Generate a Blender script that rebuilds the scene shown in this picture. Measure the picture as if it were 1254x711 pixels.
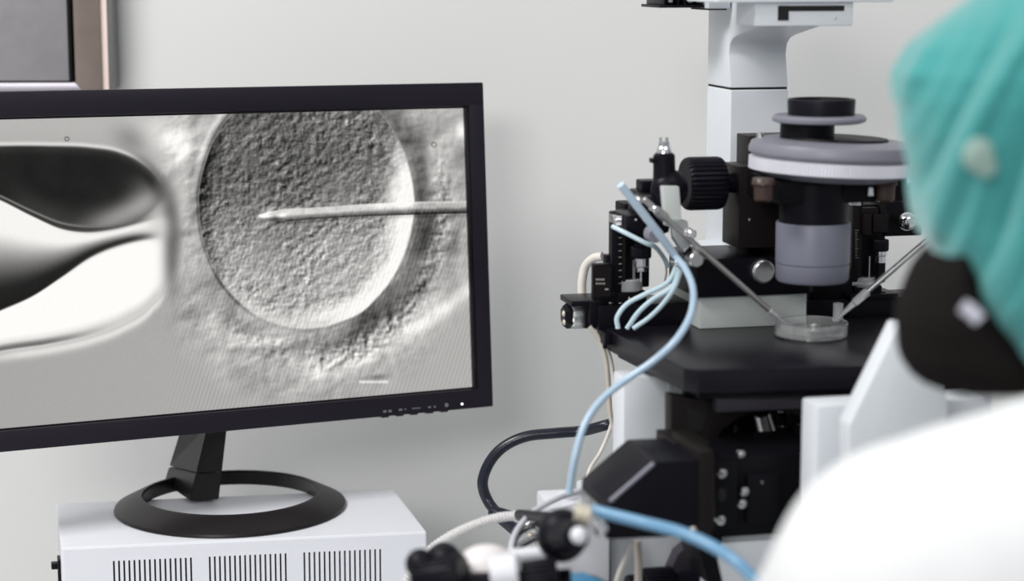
import bpy, bmesh, math, random
import numpy as np
from mathutils import Vector, Matrix, Euler
C = bpy.context.scene
for o in list(bpy.data.objects): bpy.data.objects.remove(o)
col = C.collection
PI = math.pi
R = math.radians

# ---------------------------------------------------------------- camera, world, lights, exposure
FPX, PITCH, CAM = 2500.0, R(9), Vector((0, 0, 1.45))
cam = bpy.data.cameras.new('camera'); co = bpy.data.objects.new('camera', cam); col.objects.link(co)
co.location = CAM; co.rotation_euler = (R(90)-PITCH, 0, 0)
cam.sensor_width = 36; cam.lens = FPX/1254*36; cam.clip_start = .05
cam.dof.use_dof = True; cam.dof.focus_distance = 1.97; cam.dof.aperture_fstop = 3.7; cam.dof.aperture_blades = 0
C.camera = co
w = bpy.data.worlds.new('world'); C.world = w; w.use_nodes = True
bg = w.node_tree.nodes['Background']; bg.inputs[0].default_value = (.93, .96, 1, 1); bg.inputs[1].default_value = .40
def area(name, loc, aim, size, power, colr=(1, 1, 1), sy=None):
    l = bpy.data.lights.new(name, 'AREA'); l.energy = power; l.size = size; l.color = colr
    if sy: l.shape = 'RECTANGLE'; l.size_y = sy
    o = bpy.data.objects.new(name, l); col.objects.link(o); o.location = loc
    o.rotation_euler = (Vector(aim)-Vector(loc)).to_track_quat('-Z', 'Y').to_euler(); return o
area('ceiling_light_panel', (-1.25, 1.05, 2.75), (-.5, 1.7, .9), 1.0, 42, (1, .985, .96), .5)
area('ceiling_light_panel', (-1.0, -2.2, 2.6), (0, 2, 1.25), 1.2, 50, (1, .985, .965), .7)
area('ceiling_light_panel', (.9, .3, 2.75), (.8, .6, 0), 1.2, 10, (1, .99, .97), .6)
vs = C.view_settings; vs.view_transform = 'Standard'; vs.look = 'None'; vs.gamma = 1; vs.exposure = 0; vs.use_curve_mapping = False

# ---------------------------------------------------------------- placing helpers
FW = Vector((0, math.cos(PITCH), -math.sin(PITCH))); UP = Vector((0, math.sin(PITCH), math.cos(PITCH)))
def ray(x, y): return FW+Vector((1, 0, 0))*((x-627)/FPX)+UP*((355.5-y)/FPX)
def at(x, y, Y):
    d = ray(x, y); return CAM+d*(Y/d.y)
def atz(x, y, z):
    d = ray(x, y); return CAM+d*((z-CAM.z)/d.z)
class Frame:
    def __init__(s, o, yaw, tilt=0):
        s.m = Matrix.Translation(o) @ Matrix.Rotation(yaw, 4, 'Z') @ Matrix.Rotation(tilt, 4, 'X'); s.i = s.m.inverted()
        s.c = s.i @ CAM
    def _d(s, x, y): return s.i.to_3x3() @ ray(x, y)
    def y(s, x, y, ly): d = s._d(x, y); return s.c+d*((ly-s.c.y)/d.y)
    def x(s, x, y, lx): d = s._d(x, y); return s.c+d*((lx-s.c.x)/d.x)
    def z(s, x, y, lz): d = s._d(x, y); return s.c+d*((lz-s.c.z)/d.z)

# ---------------------------------------------------------------- materials
def mat(name, c, rough=.5, metal=0, spec=.5, noise=0, nscale=40, bump=0, bscale=200, trans=0, ior=1.45, sss=0, coat=0, emit=None, alpha=1, sheen=0):
    m = bpy.data.materials.new(name); m.use_nodes = True; nt = m.node_tree; b = nt.nodes['Principled BSDF']
    b.inputs['Base Color'].default_value = (*c, 1); b.inputs['Roughness'].default_value = rough
    b.inputs['Metallic'].default_value = metal; b.inputs['Specular IOR Level'].default_value = spec
    b.inputs['Transmission Weight'].default_value = trans; b.inputs['IOR'].default_value = ior
    b.inputs['Coat Weight'].default_value = coat; b.inputs['Alpha'].default_value = alpha
    b.inputs['Sheen Weight'].default_value = sheen
    if sss: b.inputs['Subsurface Weight'].default_value = sss; b.inputs['Subsurface Radius'].default_value = (.01, .01, .01)
    if emit: b.inputs['Emission Color'].default_value = (*emit[0], 1); b.inputs['Emission Strength'].default_value = emit[1]
    tc = nt.nodes.new('ShaderNodeTexCoord')
    n = nt.nodes.new('ShaderNodeTexNoise'); n.inputs['Scale'].default_value = nscale; n.inputs['Detail'].default_value = 4
    nt.links.new(tc.outputs['Object'], n.inputs['Vector'])
    mx = nt.nodes.new('ShaderNodeMix'); mx.data_type = 'RGBA'
    k = noise if noise else .03
    mx.inputs['A'].default_value = (*[v*(1-k) for v in c], 1); mx.inputs['B'].default_value = (*[min(1, v*(1+k)) for v in c], 1)
    nt.links.new(n.outputs['Fac'], mx.inputs['Factor']); nt.links.new(mx.outputs['Result'], b.inputs['Base Color'])
    if bump:
        n2 = nt.nodes.new('ShaderNodeTexNoise'); n2.inputs['Scale'].default_value = bscale; nt.links.new(tc.outputs['Object'], n2.inputs['Vector'])
        bp = nt.nodes.new('ShaderNodeBump'); bp.inputs['Strength'].default_value = bump; bp.inputs['Distance'].default_value = .001
        nt.links.new(n2.outputs['Fac'], bp.inputs['Height']); nt.links.new(bp.outputs['Normal'], b.inputs['Normal'])
    return m
M = dict(
    wall=mat('wall_paint', (.665, .67, .66), .75, noise=.012, nscale=3, bump=.06, bscale=300),
    floor=mat('vinyl_floor', (.42, .43, .44), .4, noise=.06),
    bench=mat('bench_laminate', (.62, .63, .64), .4, noise=.03),
    bezel=mat('monitor_plastic', (.011, .008, .015), .34, spec=.35, bump=.15, bscale=900),
    bezel_edge=mat('monitor_gloss_edge', (.006, .005, .007), .2),
    stand=mat('stand_plastic', (.010, .008, .009), .36, spec=.35, bump=.1, bscale=700),
    mark=mat('printed_mark', (.16, .16, .17), .5),
    white=mat('white_powder_coat', (.72, .73, .78), .42, bump=.08, bscale=500),
    white2=mat('microscope_white', (.70, .73, .77), .38),
    grey=mat('light_grey_panel', (.52, .55, .54), .5),
    black=mat('black_anodised', (.005, .0045, .008), .36, spec=.16), greyrail=mat('rail_grey', (.045, .04, .052), .4, spec=.4),
    black2=mat('black_satin', (.004, .004, .006), .45, spec=.14),
    stage=mat('stage_black', (.007, .006, .010), .30, spec=.28, bump=.2, bscale=500),
    brown=mat('dark_bronze', (.010, .0075, .0075), .40, spec=.2),
    rubber=mat('black_rubber', (.005, .005, .009), .42, spec=.18),
    greyp=mat('blue_grey_paint', (.155, .16, .205), .42),
    greyd=mat('disc_grey', (.20, .20, .24), .40),
    ring=mat('turret_silver', (.72, .72, .78), .4, metal=.35),
    chrome=mat('chrome', (.78, .78, .80), .16, metal=1),
    steel=mat('satin_steel', (.60, .60, .60), .32, metal=1),
    rod=mat('steel_rod', (.42, .40, .39), .4, metal=.8),
    tube=mat('pale_blue_tubing', (.40, .53, .66), .3, coat=.3), tubef=mat('front_blue_tubing', (.15, .32, .50), .35, coat=.2),
    tube2=mat('clear_blue_tubing', (.50, .63, .70), .25, coat=.3),
    tubeg=mat('grey_tubing', (.52, .54, .58), .4), tubew=mat('milky_tubing', (.52, .64, .76), .3, coat=.3),
    cablew=mat('cream_cable', (.70, .67, .62), .45),
    cablet=mat('tan_cable', (.50, .46, .40), .5),
    cableb=mat('black_cable', (.012, .014, .024), .25, bump=.15, bscale=500),
    braid=mat('braided_hose', (.62, .61, .61), .45, bump=.9, bscale=900),
    brass=mat('cream_fitting', (.62, .57, .47), .4, metal=.3),
    knob=mat('amber_knob', (.045, .026, .020), .35),
    clear=mat('clear_polystyrene', (.96, .97, .98), .03, trans=1, ior=1.5),
    acry=mat('clear_acrylic', (.80, .82, .84), .12, trans=.55, ior=1.45),
    dishrim=mat('moulded_polystyrene', (.95, .96, .97), .04, trans=.86, ior=1.5),
    fluid=mat('culture_medium', (.95, .93, .90), .02, trans=1, ior=1.33),
    blue=mat('blue_panel', (.03, .22, .42), .35),
    pinkw=mat('ivory_knob', (.74, .70, .70), .45),
    steelp=mat('brushed_door', (.30, .29, .305), .38, metal=.25, noise=.12, nscale=60),
    steelf=mat('brushed_frame', (.25, .205, .18), .38, metal=.35, noise=.2, nscale=30),
    steell=mat('bright_steel_sill', (.42, .40, .45), .35, metal=.5),
    pink=mat('pale_sealant', (.90, .74, .68), .6),
    strip=mat('grey_strip', (.20, .20, .20), .4, metal=.4),
    worn_highlight=mat('worn_edge_highlight', (.20, .20, .25), .4),  # pale tone carrying the housing's bevel highlight and silvery wear
    gap=mat('black_gasket', (.004, .004, .004), .6),
    cap=mat('teal_cap_cloth', (.040, .285, .28), .8, noise=.08, nscale=25, bump=.3, bscale=600, sheen=.4),
    capk=mat('pale_knot_cloth', (.27, .38, .34), .8),
    mask=mat('black_mask_cloth', (.010, .008, .008), .85, spec=.08, bump=.3, bscale=400),
    strapm=mat('mask_strap_cloth', (.45, .45, .52), .8), coat=mat('white_coat_cloth', (.71, .715, .725), .9, bump=.2, bscale=500),
    skin=mat('skin', (.50, .30, .22), .5, sss=.1),
    hair=mat('hair', (.012, .009, .008), .5),
    trouser=mat('trouser_cloth', (.05, .30, .30), .9),
    shoe=mat('shoe', (.6, .6, .6), .6),
    stool=mat('stool_vinyl', (.02, .02, .025), .5),
    led=mat('white_led', (.9, .9, 1), .3, emit=((.85, .9, 1), 3.0)),
    text=mat('pale_print', (.35, .34, .32), .5),
)

# ---------------------------------------------------------------- mesh helpers
class B:
    """collects shapes, then links them as ONE mesh object"""
    def __init__(s): s.bm = bmesh.new()
    def _merge(s, t, mtx=None):
        if mtx is not None: bmesh.ops.transform(t, matrix=mtx, verts=t.verts)
        me = bpy.data.meshes.new('t'); t.to_mesh(me); t.free(); s.bm.from_mesh(me); bpy.data.meshes.remove(me); return s
    def box(s, lo, hi, bev=.0012, rot=None, seg=2):
        lo = Vector(lo); hi = Vector(hi); c = (lo+hi)/2; d = hi-lo; d = Vector([abs(v) for v in d])
        t = bmesh.new(); bmesh.ops.create_cube(t, size=1); bmesh.ops.scale(t, vec=d, verts=t.verts)
        if bev: bmesh.ops.bevel(t, geom=t.edges[:], offset=min(bev, min(d)*.3), segments=seg, affect='EDGES', profile=.6)
        m = Matrix.Translation(c)
        if rot: m = m @ Euler(rot).to_matrix().to_4x4()
        return s._merge(t, m)
    def lathe(s, prof, c=(0, 0, 0), axis='Z', n=48, mtx=None):
        """prof: [(r, h)...] revolved about the axis; both ends closed when r>0"""
        t = bmesh.new(); rings = []
        for r, h in prof:
            if r < 1e-6: rings.append([t.verts.new((0, 0, h))])
            else: rings.append([t.verts.new((r*math.cos(2*PI*k/n), r*math.sin(2*PI*k/n), h)) for k in range(n)])
        for a, b in zip(rings[:-1], rings[1:]):
            for k in range(n):
                k2 = (k+1) % n
                if len(a) == 1 and len(b) == 1: continue
                if len(a) == 1: t.faces.new((a[0], b[k2], b[k]))
                elif len(b) == 1: t.faces.new((a[k], a[k2], b[0]))
                else: t.faces.new((a[k], a[k2], b[k2], b[k]))
        loop = (Vector(prof[0])-Vector(prof[-1])).length < 1e-7
        for q in (rings[0], rings[-1]):
            if len(q) > 1 and not loop: t.faces.new(q)
        if loop: bmesh.ops.remove_doubles(t, verts=t.verts, dist=1e-7)
        bmesh.ops.recalc_face_normals(t, faces=t.faces)
        if mtx is None:
            mtx = Matrix.Translation(c)
            if axis == 'X': mtx = mtx @ Matrix.Rotation(PI/2, 4, 'Y')
            if axis == 'Y': mtx = mtx @ Matrix.Rotation(-PI/2, 4, 'X')
            if isinstance(axis, Vector): mtx = mtx @ axis.to_track_quat('Z', 'Y').to_matrix().to_4x4()
        return s._merge(t, mtx)
    def cyl(s, a, b, r, r2=None, n=32, bev=.0008):
        a = Vector(a); b = Vector(b); L = (b-a).length; r2 = r if r2 is None else r2; e = min(bev, L*.3, r*.3, r2*.3)
        return s.lathe([(r-e, 0), (r, e), (r2, L-e), (r2-e, L)], a, (b-a).normalized(), n)
    def flute(s, a, b, r, n=36, depth=.06, bev=.001):
        """a cylinder with a fluted (gripped) side"""
        a = Vector(a); b = Vector(b); L = (b-a).length; t = bmesh.new(); K = n*4; rings = []
        for rr, h in ((r*.90, 0), (r*.97, bev*.6), (r, bev*1.6), (r, L-bev*1.6), (r*.97, L-bev*.6), (r*.90, L)):
            rings.append([t.verts.new(((rr*(1-(depth if k % 4 == 0 else 0)))*math.cos(2*PI*k/K), (rr*(1-(depth if k % 4 == 0 else 0)))*math.sin(2*PI*k/K), h)) for k in range(K)])
        for p, q in zip(rings[:-1], rings[1:]):
            for k in range(K): t.faces.new((p[k], p[(k+1) % K], q[(k+1) % K], q[k]))
        t.faces.new(rings[0]); t.faces.new(rings[-1]); bmesh.ops.recalc_face_normals(t, faces=t.faces)
        return s._merge(t, Matrix.Translation(a) @ (b-a).to_track_quat('Z', 'Y').to_matrix().to_4x4())
    def ball(s, c, r, sc=(1, 1, 1), rot=None, seg=24):
        t = bmesh.new(); bmesh.ops.create_uvsphere(t, u_segments=seg, v_segments=seg//2+2, radius=r)
        m = Matrix.Translation(c)
        if rot: m = m @ Euler(rot).to_matrix().to_4x4()
        return s._merge(t, m @ Matrix.Diagonal((*sc, 1)))
    def prism(s, pts, axis, a, b, bev=.001):
        """polygon pts in the two other axes, extruded from a to b along axis"""
        t = bmesh.new()
        def v(p, h): return {'X': (h, p[0], p[1]), 'Y': (p[0], h, p[1]), 'Z': (p[0], p[1], h)}[axis]
        A = [t.verts.new(v(p, a)) for p in pts]; D = [t.verts.new(v(p, b)) for p in pts]
        t.faces.new(A); t.faces.new(D[::-1])
        for k in range(len(pts)): t.faces.new((A[k], D[k], D[(k+1) % len(pts)], A[(k+1) % len(pts)]))
        bmesh.ops.recalc_face_normals(t, faces=t.faces)
        if bev: bmesh.ops.bevel(t, geom=[e for e in t.edges if e.calc_face_angle(0) > .45], offset=bev, segments=2, affect='EDGES', profile=.6)
        return s._merge(t)
    def tube(s, pts, r, n=14, sub=8, ripple=0):
        P = [Vector(p) for p in pts]
        if sub > 1 and len(P) > 2:
            Q = [P[0]*2-P[1]]+P+[P[-1]*2-P[-2]]; out = []
            for i in range(1, len(Q)-2):
                for k in range(sub):
                    t = k/sub; p0, p1, p2, p3 = Q[i-1:i+3]
                    out.append(.5*((2*p1)+(-p0+p2)*t+(2*p0-5*p1+4*p2-p3)*t*t+(-p0+3*p1-3*p2+p3)*t**3))
            out.append(P[-1]); P = out
        t = bmesh.new(); rings = []; up = None
        for i, p in enumerate(P):
            d = (P[min(i+1, len(P)-1)]-P[max(i-1, 0)]).normalized()
            if up is None: up = d.orthogonal().normalized()
            up = (up-d*up.dot(d)).normalized(); sd = d.cross(up)
            rr = r(i/(len(P)-1)) if callable(r) else r
            if ripple and i % 2: rr *= 1-ripple
            rings.append([t.verts.new(p+(up*math.cos(2*PI*k/n)+sd*math.sin(2*PI*k/n))*rr) for k in range(n)])
        for a, b in zip(rings[:-1], rings[1:]):
            for k in range(n): t.faces.new((a[k], a[(k+1) % n], b[(k+1) % n], b[k]))
        t.faces.new(rings[0]); t.faces.new(rings[-1]); bmesh.ops.recalc_face_normals(t, faces=t.faces)
        return s._merge(t)
    def rings(s, rows, close=True):
        """skin a list of equally long closed rings"""
        t = bmesh.new(); V = [[t.verts.new(p) for p in row] for row in rows]; n = len(rows[0])
        for a, b in zip(V[:-1], V[1:]):
            for k in range(n): t.faces.new((a[k], a[(k+1) % n], b[(k+1) % n], b[k]))
        if close: t.faces.new(V[0]); t.faces.new(V[-1])
        bmesh.ops.recalc_face_normals(t, faces=t.faces); return s._merge(t)
    def build(s, name, m, parent=None, smooth=True, ang=35):
        me = bpy.data.meshes.new(name); s.bm.to_mesh(me); s.bm.free()
        o = bpy.data.objects.new(name, me); col.objects.link(o); me.materials.append(M[m] if isinstance(m, str) else m)
        if smooth:
            me.polygons.foreach_set('use_smooth', [True]*len(me.polygons))
            me.set_sharp_from_angle(angle=R(ang))
        if parent: o.parent = parent
        return o
def thing(name, label, cat, loc=(0, 0, 0), mtx=None, group=None):
    o = bpy.data.objects.new(name, None); col.objects.link(o); o.empty_display_size = .05
    if mtx is not None: o.matrix_world = mtx
    else: o.location = loc
    return tag(o, label, cat, group)
def tag(o, label, cat, group=None):
    o['label'] = label; o['category'] = cat
    if group: o['group'] = group
    return o
def struct(o): o['kind'] = 'structure'; return o
def pbox(b, f, x0, y0, x1, y1, ly, dep, bev=.0012):
    a = f.y(x0, (y0+y1)/2, ly); c = f.y(x1, (y0+y1)/2, ly); t = f.y((x0+x1)/2, y0, ly); u = f.y((x0+x1)/2, y1, ly)
    return b.box((a.x, ly, u.z), (c.x, ly+dep, t.z), bev)
def remesh(o, vox, smooth=6):
    md = o.modifiers.new('r', 'REMESH'); md.mode = 'VOXEL'; md.voxel_size = vox; md.use_smooth_shade = True
    m2 = o.modifiers.new('s', 'SMOOTH'); m2.factor = .5; m2.iterations = smooth
    me = bpy.data.meshes.new_from_object(o.evaluated_get(bpy.context.evaluated_depsgraph_get()))
    o.modifiers.clear(); old = o.data; mt = old.materials[0]; o.data = me; me.name = o.name
    me.materials.clear(); me.materials.append(mt); bpy.data.meshes.remove(old)
    me.polygons.foreach_set('use_smooth', [True]*len(me.polygons)); return o
import numpy as np
def paint_screen(X, Y):
    """grey value 0..1 (display-referred) of the micrograph shown on the monitor"""
    rng = np.random.RandomState(7)
    def vnoise(x, y, seed):
        r = np.random.RandomState(seed); T = r.rand(256, 256)
        xi = np.floor(x).astype(int); yi = np.floor(y).astype(int)
        fx = x-xi; fy = y-yi; fx = fx*fx*(3-2*fx); fy = fy*fy*(3-2*fy)
        g = lambda i, j: T[i % 256, j % 256]
        return (g(xi, yi)*(1-fx)+g(xi+1, yi)*fx)*(1-fy)+(g(xi, yi+1)*(1-fx)+g(xi+1, yi+1)*fx)*fy-.5
    def fbm(x, y, s, seed, o=3):
        v = 0; a = 1.
        for k in range(o):
            v = v+a*vnoise(x/s*2**k+13.7*k, y/s*2**k+7.1*k, seed+k); a *= .55
        return v
    def sm(a, b, t):
        t = np.clip((t-a)/(b-a), 0, 1); return t*t*(3-2*t)
    def ip(x, pts):
        # smooth interpolation through control points
        P = np.array(pts, float); xs, ys = P[:, 0], P[:, 1]
        m = np.gradient(ys, xs); x = np.clip(x, xs[0]-300, xs[-1])
        i = np.clip(np.searchsorted(xs, x)-1, 0, len(xs)-2)
        hh = xs[i+1]-xs[i]; t = (x-xs[i])/hh; tc = np.clip(t, 0, 1)
        c = (2*tc**3-3*tc**2+1)*ys[i]+(tc**3-2*tc**2+tc)*hh*m[i]+(-2*tc**3+3*tc**2)*ys[i+1]+(tc**3-tc**2)*hh*m[i+1]
        return c+np.where(t < 0, t*hh*m[0], 0)
    def mix(a, b, m): return a*(1-m)+b*m
    def blob(cx, cy, rx, ry, ang=0):
        a = np.radians(ang); dx = X-cx; dy = Y-cy
        u = (dx*np.cos(a)+dy*np.sin(a))/rx; v = (-dx*np.sin(a)+dy*np.cos(a))/ry
        return np.exp(-(u*u+v*v))
    def line(pts, w, soft=1.5):
        d = np.full(X.shape, 1e9)
        for (ax, ay), (bx, by) in zip(pts[:-1], pts[1:]):
            ex, ey = bx-ax, by-ay
            t = np.clip(((X-ax)*ex+(Y-ay)*ey)/(ex*ex+ey*ey), 0, 1)
            d = np.minimum(d, np.hypot(X-ax-t*ex, Y-ay-t*ey))
        return 1-sm(w, w+soft, d)
    def blob_(X, Y, cx, cy, rx, ry): return np.exp(-((X-cx)/rx)**2-((Y-cy)/ry)**2)
    # background
    V = .66+.00006*X+0*Y
    V = mix(V, .72, np.exp(-((Y-150)/35.)**2)*(1-sm(150, 200, X)))
    # tissue clouds round the egg (zona + cumulus)
    ex = (X-374)/132.; ey = (Y-250)/153.
    ex_, ey_ = ex, ey
    rr = np.sqrt(ex*ex+ey*ey)
    ang = np.arctan2(ey, ex)
    wob = .06*fbm(ang*6, rr*0+3, 1., 40)
    cloud = sm(1.78, 1.35, rr+wob)*sm(165, 230, X+.25*(Y-180)*0+20*fbm(X, Y, 40, 50))
    def emb(s, seed, o=3, st=1.6):
        return (fbm(X+st, Y+st*.9, s, seed, o)-fbm(X-st, Y-st*.9, s, seed, o))
    sx = X*.80-Y*.60; sy = X*.60+Y*.80          # streaks run obliquely through the tissue
    streak = fbm(sx/2.6, sy, 13, 65, 3)
    soft = .40*fbm(X, Y, 55, 60, 3)+.5*streak*sm(470, 380, X)+.45*emb(26, 70, 3, 4)*sm(330, 430, X)+.28*emb(8, 80, 3, 1.5)
    V = V+cloud*(soft*.36)
    V = V+.22*blob(205, 172, 42, 26, 35)-.16*blob(160, 170, 22, 16, 30)+.13*blob(225, 235, 18, 60)-.06*blob(160, 200, 20, 10)
    V = V-.13*blob(236, 215, 7, 70)-.05*blob(225, 330, 20, 40)
    # right side
    V = V-.17*blob(514, 210, 11, 80, -4)-.20*blob(520, 300, 13, 58, 16)-.22*blob(476, 378, 62, 13, -38)-.12*blob(380, 424, 80, 10, -4)
    V = V-.18*blob(290, 395, 26, 12, 30)-.08*blob(500, 165, 12, 30, -30)
    V = V+.20*blob(333, 418, 34, 7, 0)+.10*blob(285, 440, 30, 12, 10)
    V = V+.27*blob(566, 160, 9, 12, -30)-.14*blob(566, 190, 9, 14)-.12*blob(540, 160, 20, 6, -35)
    V = V+.24*blob(545, 375, 48, 9, -36)+.16*blob(470, 425, 60, 10, -32)+.12*blob(572, 350, 10, 10)
    V = V-.16*blob(555, 290, 10, 60, 10)+.1*blob(556, 270, 18, 26)
    V = V-.10*blob(412, 447, 20, 7, -30)
    V = V-.20*blob(460, 461, 13, 3, -6)+.22*line([(440, 467), (472, 467)], .4, 2.5)
    V = V-.13*np.exp(-((rr-1.10)/.07)**2)*sm(-1.2, -.6, ang)*sm(1.9, 1.2, ang)
    V = V+.05*np.exp(-((rr-1.36)/.09)**2)*sm(.1, .5, ang)*sm(2.3, 1.6, ang)*(1+1.5*streak)
    # beads in the outer rim
    bead = np.clip(emb(6, 90, 2, 1.5), -1, 1)
    V = V+.4*bead*np.exp(-((rr-1.26)/.09)**2)*sm(470, 540, X+.6*(Y-250))
    V = V+.22*bead*np.exp(-((rr-1.18)/.12)**2)*sm(360, 420, Y)
    # the egg
    e2 = rr+.012*fbm(ang*3, ang*0, 1., 42)
    inside = sm(1.006, .985, e2)
    base = .37+.31*sm(190, 360, Y)+.05*sm(300, 460, X)
    base = base-.04*(1-sm(240, 300, X))
    gq = X+3*fbm(X, Y, 18, 98, 2); gran = .75*emb(7, 100, 3, 1.1)*(.8+1.2*(fbm(X, Y, 25, 99, 1)+.4))+.30*emb(3.6, 110, 1, .9)+.28*fbm(X, Y, 60, 120, 2)+.1*fbm(X, Y, 3, 97, 1)
    amp = .34+.20*sm(320, 200, Y)*0
    egg = base+gran*amp
    spots = sm(.30, .42, fbm(X, Y, 5, 130, 1)+.0)
    egg = egg+.10*spots*sm(.0, .3, emb(5, 131, 1, 1.3)+.12)
    # crescent (bright lit rim on the right and below)
    cres = sm(.78, .93, rr)*sm(-.75, -.2, ang)*sm(1.95, 1.25, ang)
    cres = np.maximum(cres, sm(.62, .90, rr+.05*fbm(X, Y, 12, 45, 2))*sm(-.50, -.15, ang)*sm(.75, .30, ang))
    egg = mix(egg, 1.0+.08*gran, cres)
    cres2 = sm(.86, .97, rr)*sm(1.0, 1.5, ang)*sm(2.6, 2.0, ang)
    egg = mix(egg, .86+.10*gran, cres2*.8)
    egg = egg-.24*sm(.86, .99, rr)*sm(2.35, 2.8, np.abs(ang))
    V = mix(V, egg, inside)
    edge = np.exp(-((e2-1.012)/.014)**2)
    V = V-edge*(.10*sm(-2.0, -1.2, ang)*sm(2.2, 1.2, ang)+.22*sm(1.9, 2.4, np.abs(ang)))
    V = V-.13*np.exp(-((rr-1.045)/.03)**2)*sm(-1.4, -.9, ang)*sm(1.6, .9, ang)*(rr > 1)
    V = V+.16*np.exp(-((e2-1.06)/.025)**2)*sm(2.0, 2.5, np.abs(ang))*sm(260, 200, Y)
    # dents in the cytoplasm
    for cx, cy, a in ((378, 287, .25), (366, 292, .2), (352, 300, .15), (430, 306, .15), (345, 350, .2), (372, 330, .12), (463, 268, .25), (400, 345, .12)):
        V = V-a*blob(cx+1.5, cy+1.5, 4, 2.4, -20)+a*.8*blob(cx-1.5, cy-1.5, 4, 2.2, -20)
    # injection needle
    top = ip(X, [(312, 264), (322, 261), (345, 256), (380, 254), (440, 250), (500, 247), (572, 246)])
    bot = ip(X, [(312, 265), (322, 269), (345, 271), (380, 268.5), (440, 265), (500, 263), (572, 261)])
    m = sm(-1, 1, Y-top)*sm(1, -1, Y-bot)*sm(313, 319, X)
    t = (Y-top)/np.maximum(bot-top, 1)
    nv = mix(.84, .47, sm(.40, .78, t)); nv = mix(nv, .22, sm(.74, .95, t)*sm(345, 352, X))
    nv = nv+.10*fbm(X, Y, 5, 140, 2)
    nv = nv+.16*sm(.55, .2, t)*sm(420, 490, X)*sm(515, 500, X)
    nv = nv-.12*sm(500, 510, X)*sm(.0, .3, t)
    V = mix(V, nv, m)
    V = V-.16*sm(6, 0, Y-bot)*sm(0, 2, Y-bot)*sm(345, 352, X)
    V = V+.35*blob(328, 258, 6, 3, -25)+.35*blob(321, 265, 8, 2.5, 0)-.2*blob(338, 269, 8, 4, 20)+.3*blob(345, 264, 5, 3)
    # holding pipette on the left
    otop = ip(X, [(-60, 182), (0, 179), (60, 179), (110, 181), (145, 187), (170, 199), (192, 220), (205, 245), (213, 285)])
    obot = ip(X, [(-60, 445), (0, 431), (60, 422), (110, 411), (150, 396), (185, 372), (203, 345), (213, 300)])
    inp = sm(-2, 2, Y-otop)*sm(2, -2, Y-obot)*sm(217, 203, X)
    # bright glass body with grey shading
    l1 = ip(X, [(-60, 215), (0, 239), (40, 258), (75, 272), (105, 276), (140, 274), (165, 268), (182, 258), (196, 244), (213, 225)])
    l2 = ip(X, [(-60, 222), (0, 245), (40, 265), (75, 280), (105, 284), (140, 280), (165, 274), (190, 268), (213, 262)])
    l4 = ip(X, [(-60, 405), (0, 379), (40, 361), (75, 338), (110, 314), (150, 298), (190, 291), (213, 290)])
    lobe = .11+.03*fbm(X, Y, 30, 150, 2)
    lobe = lobe+.40*blob(150, 262, 52, 16, -24)+.22*blob(180, 235, 26, 22, -40)-.12*blob(190, 225, 10, 18, -30)-.08*blob(197, 240, 12, 18)
    lobe = lobe+.10*sm(35, 0, l1-Y)*sm(-40, 60, X)+.08*sm(14, 0, Y-otop)
    tb = (Y-l2)/np.maximum(l4-l2, 4)
    body = mix(.97, .50, sm(.25, .62, tb)*sm(215, 120, X)); body = mix(body, .12, sm(.52, .86, tb)*sm(214, 150, X))
    body = mix(body, .10, .6*np.exp(-((tb-.97)/.05)**2)*sm(120, 40, X))
    low = mix(1.0, .80, sm(20, 3, obot-Y))
    low = low-.38*sm(12, 4, obot-Y)*sm(0, 4, obot-Y)*sm(150, 40, X)
    low = mix(low, .72, sm(188, 212, X)*.9)
    g = lobe
    g = mix(g, .5, np.exp(-((Y-l1-1)/1.6)**2)*sm(150, 90, X))
    g = mix(g, .22+.5*sm(150, 195, X), sm(0, 1.5, Y-l1-2))
    g = mix(g, body, sm(-1.5, 1.5, Y-l2))
    g = mix(g, low, sm(-1.5, 2.5, Y-l4))
    V = mix(V, g, inp)
    V = V+.16*np.exp(-((Y-otop+3)/2.5)**2)*sm(190, 150, X)
    V = V+.22*np.exp(-((Y-obot-6)/6.)**2)*sm(212, 195, X)*sm(-80, 40, X)
    V = V-.36*np.exp(-((X-210-2*np.sin(Y/60.))/7.)**2)*sm(215, 270, Y)*sm(375, 310, Y)
    V = V-.18*blob(190, 218, 22, 8, 42)
    V = mix(V, .82, .8*blob_(X, Y, 196, 276, 16, 11)*inp)
    rim = line([(150, 186), (172, 198), (190, 216), (203, 240), (210, 270), (213, 300), (211, 330), (205, 352)], 1.5, 11)
    V = mix(V, .40, .62*rim*sm(150, 195, X)*sm(352, 300, Y))
    def blur(A, k):
        for ax_ in (0, 1):
            for _ in range(2):
                c_ = np.cumsum(np.pad(A, [(k+1, k) if a == ax_ else (0, 0) for a in (0, 1)], mode='edge'), axis=ax_)
                n_ = A.shape[ax_]
                A = (np.take(c_, np.arange(2*k+1, 2*k+1+n_), axis=ax_)-np.take(c_, np.arange(0, n_), axis=ax_))/(2*k+1)
        return A
    W_ = sm(178, 200, X)*sm(228, 215, X)*sm(205, 235, Y)*sm(385, 350, Y)
    V = mix(V, blur(V, 5), W_)
    W2 = inp*sm(40, 150, X)*.8
    V = mix(V, blur(V, 2), np.clip(W2, 0, 1))
    # specks
    for cx, cy, r in ((81, 170, 2.2), (530, 177, 2.6), (455, 137, 0)):
        if r:
            d = np.hypot(X-cx, Y-cy); V = V-.25*np.exp(-((d-r)/1.1)**2)+.12*np.exp(-(d/1.)**2)
    V = V+.5*blob(383, 145, 2.2, 2)+.4*blob(338, 200, 2, 2)
    # fine stripes of the panel
    mo = np.sin((X*.94+Y*.30)*2*np.pi/4.6)
    V = V+.028*mo*sm(250, 340, Y+.25*(X-300))*sm(170, 260, X)
    V = V+.012*(fbm(X, Y, 2.2, 160, 1))
    return np.clip(V, .06, 1)

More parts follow.
